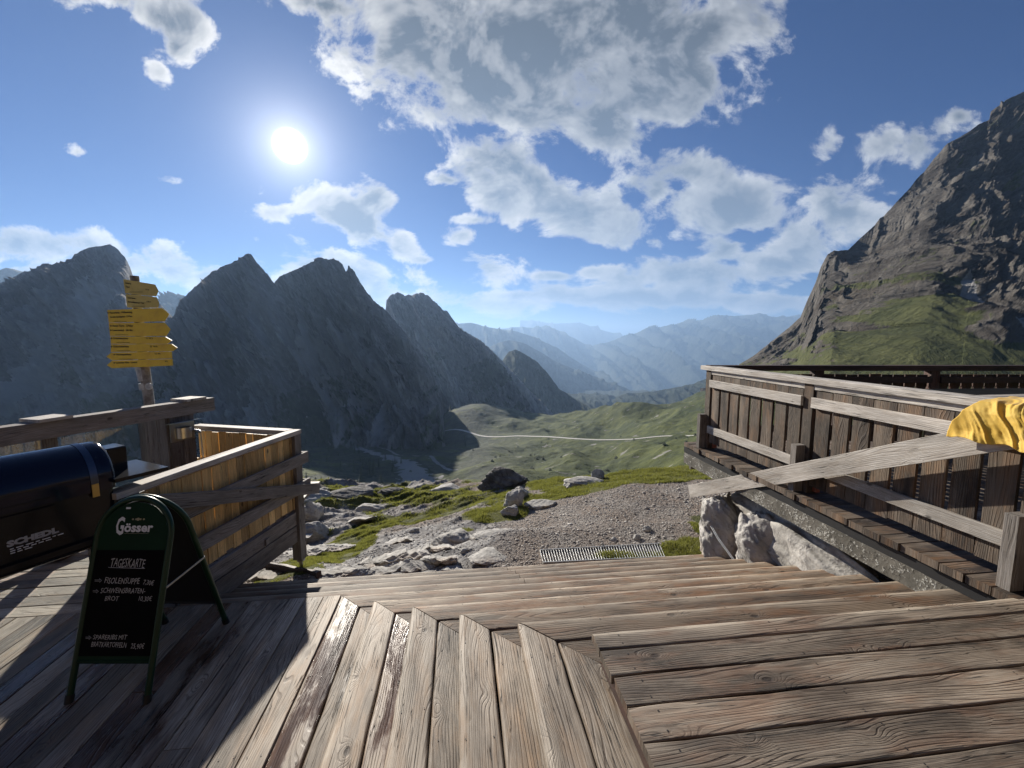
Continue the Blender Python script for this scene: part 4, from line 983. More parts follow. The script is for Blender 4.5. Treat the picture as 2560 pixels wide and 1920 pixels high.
def text_mesh(name,txt,mat_,parent,M,size,sx=1.0,shear=0.0,ext=.0006,bold=0.0,space=1.0):
    cu=bpy.data.curves.new(name,'FONT'); cu.body=txt; cu.size=size; cu.extrude=ext; cu.offset=bold; cu.shear=shear; cu.space_character=space; cu.resolution_u=2
    o=bpy.data.objects.new(name,cu); C.objects.link(o); dg=bpy.context.evaluated_depsgraph_get(); dg.update()
    me=bpy.data.meshes.new_from_object(o.evaluated_get(dg)); bpy.data.objects.remove(o); bpy.data.curves.remove(cu)
    me.name=name; me.materials.clear(); me.materials.append(mat_)
    me.transform(Matrix.Diagonal((sx,1,1,1))); me.transform(M)
    q=bpy.data.objects.new(name,me); C.objects.link(q); q.parent=parent; return q
SG=[([(308,698),(386,711),(395,727),(389,741),(313,733)],-.066,[('Laserz',312,704,.030),('Törl',313,714,.030),('1 ½ h',362,721,.022)],'topmost pale yellow sign, pointing right, tilted at the post top',M_pale),
([(314,735),(390,742.5),(396,756),(394,769.5),(318,768.6)],-.070,[('Laserzsee',318,741.5,.027),('Kerschbaumer Törl',319,752,.027),('2 ½ h',366,752,.022)],'small pale yellow sign, second from the top of the signpost',M_pale),
([(268,775),(404.5,770),(422,785),(410,803),(272,806.6)],-.074,[('Panorama - Höhenweg',274,779.5,.032),('Große Sandspitze  2772m',275,790.5,.028)],'broad yellow sign pointing right with two summit lines, under the pale signs',M_sign),
([(272,807.5),(411,807),(425,823),(414.5,840),(275,840)],-.070,[('Roter Turm   2702m',281,812,.032),('Laserzwand   2614m',281,823,.032)],'yellow sign naming a red tower, pointing right, fourth from the top',M_sign),
([(276,841),(413.6,842),(429,851),(417,859.5),(277,859.5)],-.074,[('Dolomitenhütte',283,843.5,.030),('12  2½ h',364,843.5,.026)],'thin yellow sign pointing right, directly under the fourth sign',M_sign),
([(277,861),(429,860),(442.5,869),(431,878),(277,880)],-.078,[('Dolomitenhütte',283,864,.032),('12  1½ h',374,864,.028)],'brightest thin yellow sign, the longest one pointing right',M_sign),
([(266,891.7),(278,881.7),(428,879),(429,896),(280,900.7)],-.074,[('Hochstadelhaus',290,884,.032),('12  4 h',386,882,.028)],'yellow sign pointing left, second from the bottom of the signpost',M_sign),
([(267,913),(280,902),(430,897.5),(431,914),(280,920.6)],-.070,[('Lavanter Alm - Lavant',290,904.5,.032),('4 h',412,901,.028)],'lowest yellow sign on the signpost, pointing left',M_sign)]
for poly,dy_,txts,lab,mt in SG:
    Yp=YP+dy_; W3=[Vector(at(x,y,Yp)) for x,y in poly]; c=sum(W3,Vector())/len(W3)
    so_=empty('hiking_sign',c,0,lab,'sign','yellow hiking signs on the signpost')
    mb=MB(); n=len(W3); V=[tuple(p-c) for p in W3]+[tuple(p-c+Vector((0,.012,0))) for p in W3]
    F=[tuple(range(n)),tuple(range(2*n-1,n-1,-1))]+[(i,n+i,n+(i+1)%n,(i+1)%n) for i in range(n)]
    if (W3[1]-W3[0]).cross(W3[2]-W3[0]).y>0: F=[f[::-1] for f in F]
    mb.add(V,F); mb.build('plate',[mt],so_)
    # tilt of the writing follows the upper edge
    k=1 if poly[0][1]>poly[1][1] and poly[0][0]<poly[1][0]-5 and len(poly)==5 and poly[0][0]>266.5 and lab.find('left')<0 else 0
    if lab.find('left')>=0: e0,e1=W3[1],W3[2]
    else: e0,e1=W3[0],W3[1]
    ang=math.atan2(e1.z-e0.z,e1.x-e0.x)
    for tx,px_,py_,s_ in txts:
        p=Vector(at(px_,py_,Yp-.004))-c
        M=Matrix.Translation(p+Vector((0,0,-s_*.72)))@Matrix.Rotation(math.pi/2,4,'X')@Matrix.Rotation(ang,4,'Z')
        text_mesh('lettering',tx,M_txt,so_,M,s_,.92,bold=.0006,ext=.0004)
        if s_>=.029 and px_<300:
            mb=MB(); q=p+Vector((-.022,0,-s_*.4)); mb.box(q,(.016,.002,.014)); mb.build('waymark',[M_txt],so_)
    q=Vector(at(poly[0][0]+22 if lab.find('left')<0 else poly[1][0]+25,(poly[-1][1]+poly[-1][1])/2-3.0,Yp-.004))-c
    mb=MB(); mb.box(q+Vector((.05,0,0)),(.16,.002,.0035)); mb.build('underline',[M_txt],so_)
# ---- chalkboard A-frame
AW=.2575; AH=1.165; AX,AY=-2.4875,2.43; ADY=.36
ab=empty('menu_board',(AX,AY+.37,zl),0,'dark green A-frame chalkboard with rounded top and handwritten daily menu','menu board')
M_grn=plain('dark green enamel',(.008,.036,.015),.3,spec=.35); M_grn2=plain('green panel',(.007,.034,.014),.6,nz=.2,scale=5,spec=.15); M_blk=plain('black chalkboard',(.006,.006,.006),.85,nz=.3,scale=5,spec=.08)
M_white=plain('white lettering',(.80,.82,.82),.6); M_chalk=plain('chalk',(.48,.48,.46),.9); M_gold=plain('gold crest',(.40,.36,.22),.5); M_blackplastic=plain('black plastic foot',(.012,.012,.012),.5)
def panel_M(y0,y1,flip=1):
    # local: x across, y up the slope, z out of the board
    up=Vector((0,y1-y0,AH)).normalized(); x=Vector((1,0,0)); z=x.cross(up)
    M=Matrix((x,up,z)).transposed().to_4x4(); M.translation=(0,y0,0); return M
LS=math.hypot(AH,ADY-.0)
Mf=panel_M(-.37,-.37+ADY); Mr=panel_M(.375,.375-ADY)
def arch(L,w,r0,n=24):
    pts=[(-w,0.03)]; yc=L-w
    pts+=[(-w,yc*.5),(-w,yc)]
    for i in range(1,n): t=math.pi-math.pi*i/n; pts.append((w*math.cos(t),yc+w*math.sin(t)))
    pts+=[(w,yc),(w,yc*.5),(w,.03)]; return pts
for nm,M,sg in (('frame',Mf,1),('frame',Mr,-1)):
    mb=MB(); mb.tube([(x,y,0) for x,y in arch(LS,AW-.018,0)],.0185,12,M=M); o=mb.build(nm,[M_grn],ab)
    for sx in(-1,1):
        mb=MB(); mb.tube([(sx*(AW-.018),-.004,0),(sx*(AW-.018),.045,0)],.0235,12,M=M); mb.build('foot',[M_blackplastic],o)
    w=AW-.028; yc=LS-AW; y0=.235
    V=[(-w,y0,0),(w,y0,0),(w,yc,0)]+[(w*math.cos(math.pi*i/24),yc+w*math.sin(math.pi*i/24),0) for i in range(1,24)]+[(-w,yc,0)]
    n=len(V); V2=[(x,y,z+.006) for x,y,z in V]+[(x,y,z-.006) for x,y,z in V]
    mb=MB(); mb.add(V2,[tuple(range(n)),tuple(range(2*n-1,n-1,-1))]+[(i,(i+1)%n,n+(i+1)%n,n+i)[::-1] for i in range(n)],M=M)
    mb.tube([(-w,y0-.006,0),(w,y0-.006,0)],.013,10,M=M)
    mb.build('panel',[M_grn2 if sg>0 else M_blackplastic],ab)
Mfi=Mf.inverted(); abw=Matrix.Translation(ab.location)
def onboard(px,py):
    d=Vector(ray(px,py)); o=Mfi@(abw.inverted()@Vector((0,0,CAMZ))); dd=Mfi.to_3x3()@d; k=(.008-o.z)/dd.z; return o+dd*k
q0=onboard(228,1373); q1=onboard(372,1378); qb=onboard(300,1655)
ytop=(q0.y+q1.y)/2; 
mb=MB(); mb.box((0,(ytop+.262)/2,.0075),(2*(AW-.036),ytop-.262,.004),Mf); mb.build('chalkboard',[M_blk],ab)
def wr(txt,px0,py0,px1,py1,hpx,mt,bold=0.0,shear=.12,name='chalk_writing',dz=.0105,hs=1.0):
    a_=onboard(px0,py0);b_=onboard(px1,py1); t=onboard(px0,py0-hpx); h=(t-a_).y
    M0=Matrix.Identity(4); o=text_mesh(name,txt,mt,None,M0,1.0,1.0,shear=shear,ext=0.0,bold=bold)
    xs=[v.co.x for v in o.data.vertices]; wd=max(xs)-min(xs); capi=.70
    sy=h/capi; sx=((b_-a_).length)/wd; ang=math.atan2(b_.y-a_.y,b_.x-a_.x)
    
    if mt is M_chalk:
        for v in o.data.vertices:
            x,y=v.co.x,v.co.y; sd=len(txt)*3.7; v.co.x+=.03*math.sin(x*2.3+sd)+.012*math.sin(y*7+x*5); v.co.y+=.045*math.sin(x*3.1+sd*2)+.015*math.sin(x*11+sd)
    M=Mf@Matrix.Translation((a_.x,a_.y,dz))@Matrix.Rotation(ang,4,'Z')@Matrix.Diagonal((sx,sy,1,1))@Matrix.Translation((-min(xs),0,0))
    o.data.transform(M); o.parent=ab; return o
# chalk hand: thin strokes
wr('TAGESKARTE',276,1417,362,1419,22,M_chalk,0.0)
def stroke(px0,py0,px1,py1,r=.0016,mt=None,name='chalk_line'):
    a_=onboard(px0,py0);b_=onboard(px1,py1); mb=MB(); mb.tube([(a_.x,a_.y,.0105),(b_.x,b_.y,.0105)],r,6,M=Mf); return mb
mb=stroke(272,1418.5,363,1421); mb.build('chalk_line',[M_chalk],ab)
def arrow(px,py,w=16):
    for s_ in (-1.6,1.6):
        mb=stroke(px,py+s_,px+w-4,py+s_,.0011); mb.build('chalk_line',[M_chalk],ab)
    for s_ in (-5,5):
        mb=stroke(px+w-6,py+s_,px+w,py,.0011); mb.build('chalk_line',[M_chalk],ab)
arrow(238,1451,17); wr('FISOLENSUPPE',261,1458,349,1460,15,M_chalk); wr('7,30€',358,1461,385,1463,12,M_chalk)
arrow(233,1478,14); wr('SCHWEINSBRATEN-',252,1482,363,1483,13,M_chalk); wr('BROT',262,1501,297,1502,12,M_chalk); wr('10,30€',347,1502,380,1503,12,M_chalk)
arrow(215,1594,14); wr('SPARERIBS MIT',233,1598,318,1599,12,M_chalk); wr('BRATKARTOFFELN',228,1616,316,1619,13,M_chalk); wr('25,90€',327,1621,361,1622,13,M_chalk)
wr('G',288,1335,308,1335,42,M_white,.03,0.0,'brand_lettering'); wr('össer',310,1329,382,1329,22,M_white,.035,0.0,'brand_lettering')
mb=stroke(312,1333.5,372,1333.5,.0009); mb.build('logo_line',[M_gold],ab)
for px_ in (333,341,346,352,360):
    q=onboard(px_,1298); mb=MB(); rr0=.010 if px_==346 else .006; mb.tube([(q.x,q.y,.008),(q.x,q.y,.0105)],rr0,10,M=Mf); mb.build('crest',[M_gold],ab)
mb=MB(); mb.box((-.06,LS-.065,.0075),(.03,.012,.002),Mf@Matrix.Rotation(0,4,'Z')); mb.build('reflex_clip',[M_white],ab)
a_=Mf@Vector((AW-.01,.66,.0)); b_=Mr@Vector((AW-.01,.66,.0)); mb=MB()
mb.beam(a_+Vector((.012,0,0)),b_+Vector((.012,0,.02)),.004,.014,up=(0,0,1)); mb.build('spreader_bar',[M_zinc],ab)
# ---- barrel grill
GC=Vector((-4.07,4.10,0)); GA=Vector((-.42,-.907,0)).normalized(); ga=math.atan2(GA.y,GA.x)
gr_=empty('barrel_grill',(GC.x,GC.y,zl),ga,'large glossy blue-black barrel grill standing on the deck in front of the glass','grill')
M_lid,g=mat('dark blue enamel'); oc=g.n('ShaderNodeTexCoord').outputs['Object']
setin(g,'Base Color',(.004,.005,.022)); setin(g,'Roughness',g.mr(g.noise(oc,6,5,.6),.3,.7,.10,.22)); setin(g,'Specular IOR Level',.4); bump(g,g.noise(oc,3,2,.5),.12,.01)
M_body=plain('black enamel',(.008,.008,.010),.2,spec=.35)
RW=.31; zc=.49-RW-zl; zb_=-.47-zl
def stadium(r,zt,zb,n=22):
    P_=[(r,zb+.1),(r,zt)]
    for i in range(1,n): t=math.pi*i/n; P_.append((r*math.cos(t),zt+r*math.sin(t)))
    P_+=[(-r,zt),(-r,zb+.1)]
    for i in range(1,8): t=math.pi/2*i/8; P_.append((-r+.1-.1*math.cos(t),zb+.1-.1*math.sin(t)))
    P_+=[(-r+.1,zb),(r-.1,zb)]
    for i in range(1,8): t=math.pi/2*i/8; P_.append((r-.1+.1*math.sin(t),zb+.1-.1*math.cos(t)))
    return P_
def loft(mb,P_,xs,scs,mi=0,M=None,zmid=0):
    n=len(P_); V=[(x,p[0]*s_,zmid+(p[1]-zmid)*s_) for x,s_ in zip(xs,scs) for p in P_]; F=[]
    for i in range(len(xs)-1):
        for j in range(n): F.append((i*n+j,i*n+(j+1)%n,(i+1)*n+(j+1)%n,(i+1)*n+j))
    mb.add(V,F,None,mi,0,0,True,M); mb.add(V[:n],[tuple(range(n))],None,mi,0,0,False,M); mb.add(V[-n:],[tuple(range(n))[::-1]],None,mi,0,0,False,M)
mb=MB(); P_=stadium(RW-.012,zc-.02,zb_); loft(mb,P_,[-.01,.0,.03,2.1,2.12],[.95,.98,1,1,.97],zmid=zc-.2); body=mb.build('body',[M_body],gr_)
# lid: upper shell
n=26; xs=[-.03,-.02,.0,.03,1.0,2.08,2.11]; rs=[.93,.975,.995,1,1,1,.97]; V=[];F=[]
prof_=[(math.cos(t)*RW*1.012,zc+math.sin(t)*RW*1.012) for t in [math.pi*(i/n)*1.0 for i in range(n+1)]]
prof_=[(RW*1.012,zc-.10)]+prof_+[(-RW*1.012,zc-.10)]; m_=len(prof_)
for x,s_ in zip(xs,rs): V+=[(x,p[0]*s_,zc+(p[1]-zc)*s_) for p in prof_]
for i in range(len(xs)-1):
    for j in range(m_-1): F.append((i*m_+j,i*m_+j+1,(i+1)*m_+j+1,(i+1)*m_+j))
mb=MB(); mb.add(V,F,None,0,0,0,True); mb.add(V[:m_],[tuple(range(m_))]); lid=mb.build('lid',[M_lid],gr_)
mb=MB(); V=[];F=[]
for x in(.10,.155): V+=[(x,p[0]*1.012,zc+(p[1]-zc)*1.012) for p in prof_]
for j in range(m_-1): F.append((j,j+1,m_+j+1,m_+j))
mb.add(V,F,None,0,0,0,True); mb.build('hinge_band',[plain('blued steel',(.10,.11,.14),.35,1.0)],lid)
mb=MB(); mb.box((.13,RW+.012,zc-.085),(.05,.012,.12)); mb.build('latch',[plain('brass latch',(.60,.42,.14),.35,.9)],lid)
mb=MB(); 
for zz in (.22,.30): mb.box((1.15,RW+.006,zb_+.52+zz-.22),(1.5,.008,.012))
mb.box((1.05,RW+.01,zb_+.10),(1.9,.03,.05)); mb.build('trim',[M_body],body)
# white lettering on the side (side faces +local y)
M_dimw=plain('worn white print',(.42,.42,.42),.6)
def side_text(txt,x,z,size,sx,name='brand_lettering'):
    M=Matrix(((-1,0,0,0),(0,0,1,0),(0,1,0,0),(0,0,0,1))); M=Matrix.Translation((x,RW-.0105,z))@M
    return text_mesh(name,txt,M_dimw,body,M,size,sx,bold=.004,ext=.001)
M_tmp=None
side_text('SCHEDL',.70,.54,.064,1.3)
for i,(dx_,l_) in enumerate(((0,.50),(0,.42),(.0,.22))):
    mb=MB(); 
    x=.69
    while x>.69-l_*.6: w_=random.uniform(.02,.07); mb.box((x-w_/2,RW-.0105,.515-i*.018),(w_*.85,.002,.007)); x-=w_+.008
    mb.build('small_print',[M_white],body)
# side shelf and box at the far end
mb=MB(); mb.box((-.22,.06,.15-zl),(.44,.62,.035)); mb.build('side_shelf',[M_body],gr_)
mb=MB(); mb.plank(-.235,-.015,-.17,.06,.405-zl,.24,.012); mb.build('fire_box',[M_body],gr_)
for x in(-.02,1.85):
    for y in(-.27,.27):
        DL=-(1.5-zl)*.2/.8; mb=MB(); mb.box((x,y,(zb_+.03+DL)/2+.02),(.06,.06,zb_-DL-.02)); lg=mb.build('leg',[M_body],gr_)
        mb=MB(); mb.box((x,y,DL+.036),(.11,.12,.07)); mb.build('wheel_block',[M_blackplastic],lg)
gr_.location=(GC.x*.8,GC.y*.8,1.5+.8*(zl-1.5)); gr_.scale=(.8,.8,.8)
# ---- steel grating at the foot of the stairs
gz=-1.412
c0_,c1_,c2_,c3_=[Vector(atz(*q,gz)) for q in ((1350,1377),(1648,1361),(1662,1394),(1358,1408))]
gt=empty('steel_grating',(c0_+c1_+c2_+c3_)/4,0,'galvanised steel bar grating in the gravel at the foot of the stairs','grating'); go_=Vector(gt.location)
M_galv=plain('galvanised bars',(.62,.62,.60),.45,.6,nz=.2)
mb=MB(); nb=46
for i in range(nb+1):
    t=i/nb; p=c0_.lerp(c1_,t)-go_; q=c3_.lerp(c2_,t)-go_; mb.beam(p,q,.006,.03,bev=.001,st=1)
for p,q in ((c0_,c1_),(c3_,c2_)): mb.beam(p-go_+Vector((0,0,.002)),q-go_+Vector((0,0,.002)),.012,.034,bev=.001,st=1)
mb.build('bars',[M_galv],gt)
mb=MB(); mb.add([tuple(c-go_+Vector((0,0,-.028))) for c in (c3_,c2_,c1_,c0_)],[(0,1,2,3)]); mb.build('pit_floor',[plain('dark pit soil',(.03,.028,.022),.9)],gt)

# ---- the mountain hut behind the viewer: its front shades the deck from the sky behind
hut=empty('mountain_hut',L2W(0,-2.3,-1.5),TH,'dark shingled mountain hut standing behind the deck and landing','hut')
M_shin,g=mat('dark wooden shingles'); oc=g.n('ShaderNodeTexCoord').outputs['Object']; br=g.n('ShaderNodeTexBrick',{'Vector':g.n('ShaderNodeMapping',{'Vector':oc,'Rotation':(math.pi/2,0,0)}).outputs[0],'Color1':(.10,.065,.045,1),'Color2':(.055,.038,.03,1),'Mortar':(.012,.01,.008,1),'Scale':5.0,'Mortar Size':.012})
setin(g,'Base Color',br.outputs['Color']); setin(g,'Roughness',.85)
M_win=plain('dark window glass',(.02,.025,.03),.1)
mb=MB(); mb.box((0,-.15,3.4),(17,.3,6.8)); mb.build('wall',[M_shin],hut)
mb=MB(); mb.add([(-9,.9,6.7),(9,.9,6.7),(9,-5,9.3),(-9,-5,9.3),(-9,.9,6.55),(9,.9,6.55),(9,-5,9.15),(-9,-5,9.15)],[(0,1,2,3),(7,6,5,4),(0,4,5,1),(1,5,6,2),(2,6,7,3),(3,7,4,0)]); mb.build('roof',[M_shin],hut)
for x in (-6,-3.6,-1.2,4.2,6.6):
    mb=MB(); mb.box((x,.02,3.2),(1.0,.06,1.2)); f=mb.build('window',[W_dgrey],hut); mb=MB(); mb.box((x,.055,3.2),(.84,.012,1.04)); mb.build('pane',[M_win],f)
mb=MB(); mb.box((1.8,.03,2.55),(1.0,.08,2.1)); f=mb.build('door',[W_dgrey],hut); mb=MB(); mb.tube([(1.45,.08,2.5),(1.45,.14,2.5)],.02,8); mb.build('handle',[M_steel],f)
# ================================================================== ROCKS, STONES, GRASS, TREES
M_rock,g=mat('pale limestone'); oc=g.n('ShaderNodeTexCoord').outputs['Object']
n1_=g.noise(oc,3.0,9,.65,.5); n2_=g.noise(oc,16,8,.68); n3_=g.noise(oc,1.1,3,.5)
col=g.mix(g.mr(n1_,.32,.66),(.27,.255,.23),(.54,.515,.475)); col=g.mix(g.mr(n2_,.52,.68),col,(.20,.19,.18)); col=g.mix(g.m('MULTIPLY',g.mr(n3_,.5,.7),.5),col,(.48,.36,.26))
setin(g,'Base Color',col); setin(g,'Roughness',.92); bump(g,g.m('ADD',g.m('MULTIPLY',n1_,1.6),n2_),.9,.02)
M_rockd,g=mat('dark lichened rock'); oc=g.n('ShaderNodeTexCoord').outputs['Object']
n1_=g.noise(oc,4.0,9,.65,.6); n2_=g.noise(oc,20,8,.68)
col=g.mix(g.mr(n1_,.34,.66),(.07,.065,.06),(.22,.21,.195)); col=g.mix(g.mr(n2_,.6,.72),col,(.42,.41,.38))
setin(g,'Base Color',col); setin(g,'Roughness',.95); bump(g,g.m('ADD',g.m('MULTIPLY',n1_,1.6),n2_),1.0,.03)
def ico(n=4):
    import bmesh
    bm=bmesh.new(); bmesh.ops.create_icosphere(bm,subdivisions=n,radius=1.0); V=np.array([v.co for v in bm.verts]); F=[[v.index for v in f.verts] for f in bm.faces]; bm.free(); return V,F
ICO5=ico(5); ICO6=ico(6)
def n3d(V,s,seed,o=5):
    return (fbm(V[:,0]*s+V[:,2]*1.7*s,V[:,1]*s-V[:,2]*1.3*s,o,seed)+fbm(V[:,2]*s+3.1,V[:,0]*s*1.2+V[:,1]*s*.8,o,seed+5))*.5
def rock(c,rad,seed,label,mt=None,rot=0.0,ncut=10,rough=.09,name='rock',sub=5,group=None,strata=None,tilt=(0,0)):
    V,F=(ICO6 if sub==6 else ICO5); V=V.copy(); rg=np.random.default_rng(seed)
    for _ in range(ncut):
        n=rg.normal(size=3); n/=np.linalg.norm(n); h=rg.uniform(.50,.86); d=V@n; k=d>h; V[k]-=np.outer(d[k]-h,n)*.93
    V+=V*n3d(V,1.6,seed)[:,None]*rough*1.6+V*n3d(V,6,seed+3)[:,None]*rough*.5
    V=V*np.array(rad)
    if strata:
        sx,sz,fr,am=strata; q=V[:,0]*sx+V[:,1]*.35+V[:,2]*sz; st=ridged(q*fr,V[:,0]*.8+V[:,1]*.8,4,seed,.55)-1
        nn=V/np.linalg.norm(V/np.array(rad),axis=1)[:,None]/np.mean(rad); V=V+np.stack([st*am*.5,st*am*.3,st*am],1)
    Mr_=(Matrix.Rotation(rot,3,'Z')@Matrix.Rotation(tilt[0],3,'X')@Matrix.Rotation(tilt[1],3,'Y')); V=V@np.array(Mr_).T
    o=raw_mesh(name,V,F,mt or M_rock,True); o.location=c
    tag(o,label,'boulder' if name=='boulder' else 'rock',group); return o
def gp(px,py,z): return Vector(atz(px,py,z))
def gpos(px,py,guess):
    z=guess
    for _ in range(12):
        p=atz(px,py,z); z=.5*z+.5*float(ground_z(np.array([p[0]]),np.array([p[1]]))[0])
    return Vector(atz(px,py,z))
# boulders under the terrace edge
rock(L2W(3.42,4.98,-1.10),(.36,.40,.72),3,'white upright limestone boulder under the terrace corner, nearest the gravel',name='boulder',sub=6,rough=.12)
rock(L2W(3.44,4.36,-1.12),(.34,.42,.62),8,'smaller cream boulder beside the white boulder, with the rope across it',name='boulder',sub=6,rough=.12)
rock(L2W(3.74,4.05,-.88),(.48,1.65,.74),14,'long rough grey rock mass in the shade behind the two pale boulders',name='boulder',sub=6,rough=.12)
rock(L2W(3.40,3.12,-1.0),(.14,.12,.17),19,'small white block lying under the concrete edge by the upper treads')
rock(L2W(3.75,3.2,-.95),(.4,.7,.62),21,'dark rock below the concrete edge next to the upper steps',mt=M_rockd,name='boulder')
# wire rope
mb=MB(); pts=[L2W(3.30,5.42,-.62),L2W(3.13,5.05,-.80),L2W(3.10,4.7,-.95),L2W(3.11,4.3,-1.10),L2W(3.14,3.95,-1.30)]
for k_ in (0,1):
    mb.tube([p+Vector((.012*k_,0,.02*k_*(1-i/4))) for i,p in enumerate(pts)],.0055,6)
o=mb.build('wire_rope',[M_galv]); tag(o,'doubled thin steel wire rope running across the white boulder','cable')
# rocks in and round the gravel
rocks=[((1220,1392),-1.7,(.30,.24,.045),31,'flat white slab in the gravel, nearest the steps',0.4,None),
((1592,1346),-1.45,(.075,.06,.045),33,'pale stone lying in the gravel above the grating',0,None),
((1618,1325),-1.45,(.085,.06,.05),34,'grey stone in the gravel just beyond the pale stone',.5,None),
((1533,1350),-1.45,(.06,.05,.035),35,'small flat pale stone in the gravel, left of the pale stone above the grating',.2,None),
((1236,1342),-1.85,(.42,.22,.05),36,'long pale slab sunk in the gravel left of centre',.2,None),
((1130,1352),-1.9,(.30,.30,.13),37,'grey slab with a dark overhanging front edge beside grass',.3,None),
((1278,1283),-2.0,(.22,.2,.13),38,'low block at the foot of the pointed rock',.5,None),
((1283,1266),-2.0,(.27,.22,.33),39,'pointed grey rock standing in the grass beside the gravel',.2,None),
((1305,1244),-2.0,(.26,.22,.20),40,'blocky rock right behind the pointed rock',.9,None),
((1358,1266),-1.9,(.40,.2,.09),41,'pale flat rock sloping into the gravel right of the pointed rock',-.25,None),
((1494,1196),-1.75,(.16,.14,.20),42,'white rock at the left end of the bright grass bank',.3,None),
((1448,1212),-1.9,(.55,.35,.12),43,'low grey outcrop behind the grass, left of the white rock',.2,None),
((1120,1222),-2.3,(.6,.35,.10),44,'long pale flat rock left of the dark boulder',.1,None),
((775,1300),-2.6,(.30,.25,.36),45,'tall grey boulder right behind the railing corner post',.2,None),
((784,1342),-2.4,(.34,.26,.22),46,'rounded grey boulder in front of the tall one by the corner post',.6,None),
((1036,1328),-2.1,(.12,.1,.06),47,'little pile of flat stones on the gravel path',.4,None),
((1165,1377),-1.8,(.11,.09,.04),48,'small cream stone left of the flat white slab',.3,None),
((985,1232),-2.9,(.5,.3,.14),49,'low dark outcrop in the grass left of the dark boulder',.3,None),
((930,1273),-2.7,(.42,.3,.12),50,'grey outcrop in the grass at the middle of the left slope',.5,None),
((870,1240),-3.2,(.8,.5,.16),53,'broad mossy rock hump on the left slope',.5,None),
((745,1253),-3.1,(.9,.5,.22),54,'grey rock hump right behind the railing boards',.5,None)]
for (px,py),zg,rad,sd,lab,rt,_ in rocks:
    p=gpos(px,py,zg); rock(p+Vector((0,0,rad[2]*.25)),rad,sd,lab,rot=rt,mt=M_rockd if ('dark outcrop' in lab or 'mossy' in lab) else None,rough=.13)
p=gpos(1255,1222,-2.1); rock(p+Vector((.0,.3,.10)),(.62,.42,.34),61,'big dark lichened boulder at the edge above the valley',M_rockd,.2,12,.16,'boulder',6)
# tilted slabs of bedrock on the left of the gravel
slabs=[((1010,1392),(.62,.30,.17),71,'broad tilted pale bedrock slab left of the gravel',-.45,(R(-12),R(-14))),
((1080,1372),(.50,.22,.13),72,'ridged bedrock slab behind the broad tilted one',-.5,(R(-14),R(-18))),
((1000,1355),(.42,.20,.12),73,'pinkish bedrock slab at the top of the outcrop',-.45,(R(-10),R(-16))),
((1100,1400),(.40,.16,.12),74,'narrow layered bedrock ridge next to the gravel, close to the steps',-.7,(R(-16),R(-18))),
((935,1408),(.46,.26,.15),75,'white bedrock slab near the grass strip',-.4,(R(-10),R(-10))),
((1040,1418),(.34,.17,.16),76,'grey slab with a deep dark gap beneath, right behind the steps',-.15,(R(-4),R(-6))),
((950,1432),(.42,.17,.13),77,'grey wet-looking slab right behind the steps, left of the dark gap',.05,(R(-4),R(-6))),
((865,1432),(.40,.20,.13),78,'smooth grey slab beside the steps below the grass strip',-.2,(R(-8),R(-8))),
((800,1440),(.28,.16,.11),79,'leftmost grey slab beside the steps',-.1,(R(-6),R(-8))),
((1130,1425),(.26,.10,.09),80,'thin reddish slab edge at the gravel border by the steps',-.6,(R(-12),R(-14))),
((1165,1345),(.30,.13,.08),81,'low rock rib between grass tuft and gravel',-.4,(R(-10),R(-12))),
((760,1385),(.42,.26,.15),82,'fractured bedrock hump beside the corner post',-.3,(R(-10),R(-12))),
((830,1370),(.40,.22,.12),83,'broken bedrock left of the green strip',-.5,(R(-12),R(-14))),
((720,1345),(.45,.3,.14),84,'rubbly bedrock just behind the boards at the corner post',-.4,(R(-10),R(-10))),
((900,1300),(.35,.2,.10),85,'pale rib of rock in the left slope above the green strip',-.5,(R(-12),R(-14))),
((660,1440),(.34,.2,.10),86,'rock under the railing fascia',-.3,(R(-6),R(-6)))]
for (px,py),rad,sd,lab,rt,tl in slabs:
    rad=(rad[0]*1.2,rad[1]*1.2,rad[2]*.52); p=gpos(px,py,-1.9); rock(p+Vector((0,0,rad[2]*.10)),rad,sd,lab,rot=rt,rough=.10,sub=6,strata=(.55,1.0,5.5,rad[2]*.42),tilt=tl)
# pebbles scattered over the gravel: nobody could count them
def scatter_xy(n,fn,x0,x1,y0,y1,rg):
    X=rg.uniform(x0,x1,n*6);Y=rg.uniform(y0,y1,n*6); w=fn(X,Y); k=rg.uniform(0,1,n*6)<w; return X[k][:n],Y[k][:n]
rg=np.random.default_rng(5)
def wgrav(X,Y):
    gm_,rm_=near_masks(X,Y); lip=np.interp(np.degrees(np.arctan2(X,Y)),LIPA,LIPR); 
    g0_=atz(1505,1385,-1.41); og=((np.abs(X-g0_[0])<.86)&(np.abs(Y-g0_[1])<.20)); return np.where(og,0,1)*np.clip(1-gm_*1.3,0,1)*(1-.45*rm_)*(np.hypot(X,Y)<lip)*np.clip(7.5/np.maximum(Y,1),0,1)**1.6
X,Y=scatter_xy(42000,wgrav,-6.0,4.2,4.9,12.5,rg); n=len(X)
sz=np.exp(rg.normal(math.log(.0085),.5,n)); sz=np.clip(sz,.004,.075); sz[rg.uniform(0,1,n)<.008]*=2.2
sz=np.minimum(sz,.05)
oct_=np.array([(1,0,0),(-1,0,0),(0,1,0),(0,-1,0),(0,0,1),(0,0,-1)],float); of=np.array([(0,2,4),(2,1,4),(1,3,4),(3,0,4),(2,0,5),(1,2,5),(3,1,5),(0,3,5)])
V=oct_[None]*rg.uniform(.55,1.25,(n,6,1)); V=V+rg.uniform(-.35,.35,(n,6,3)); V[:,:,2]*=.55
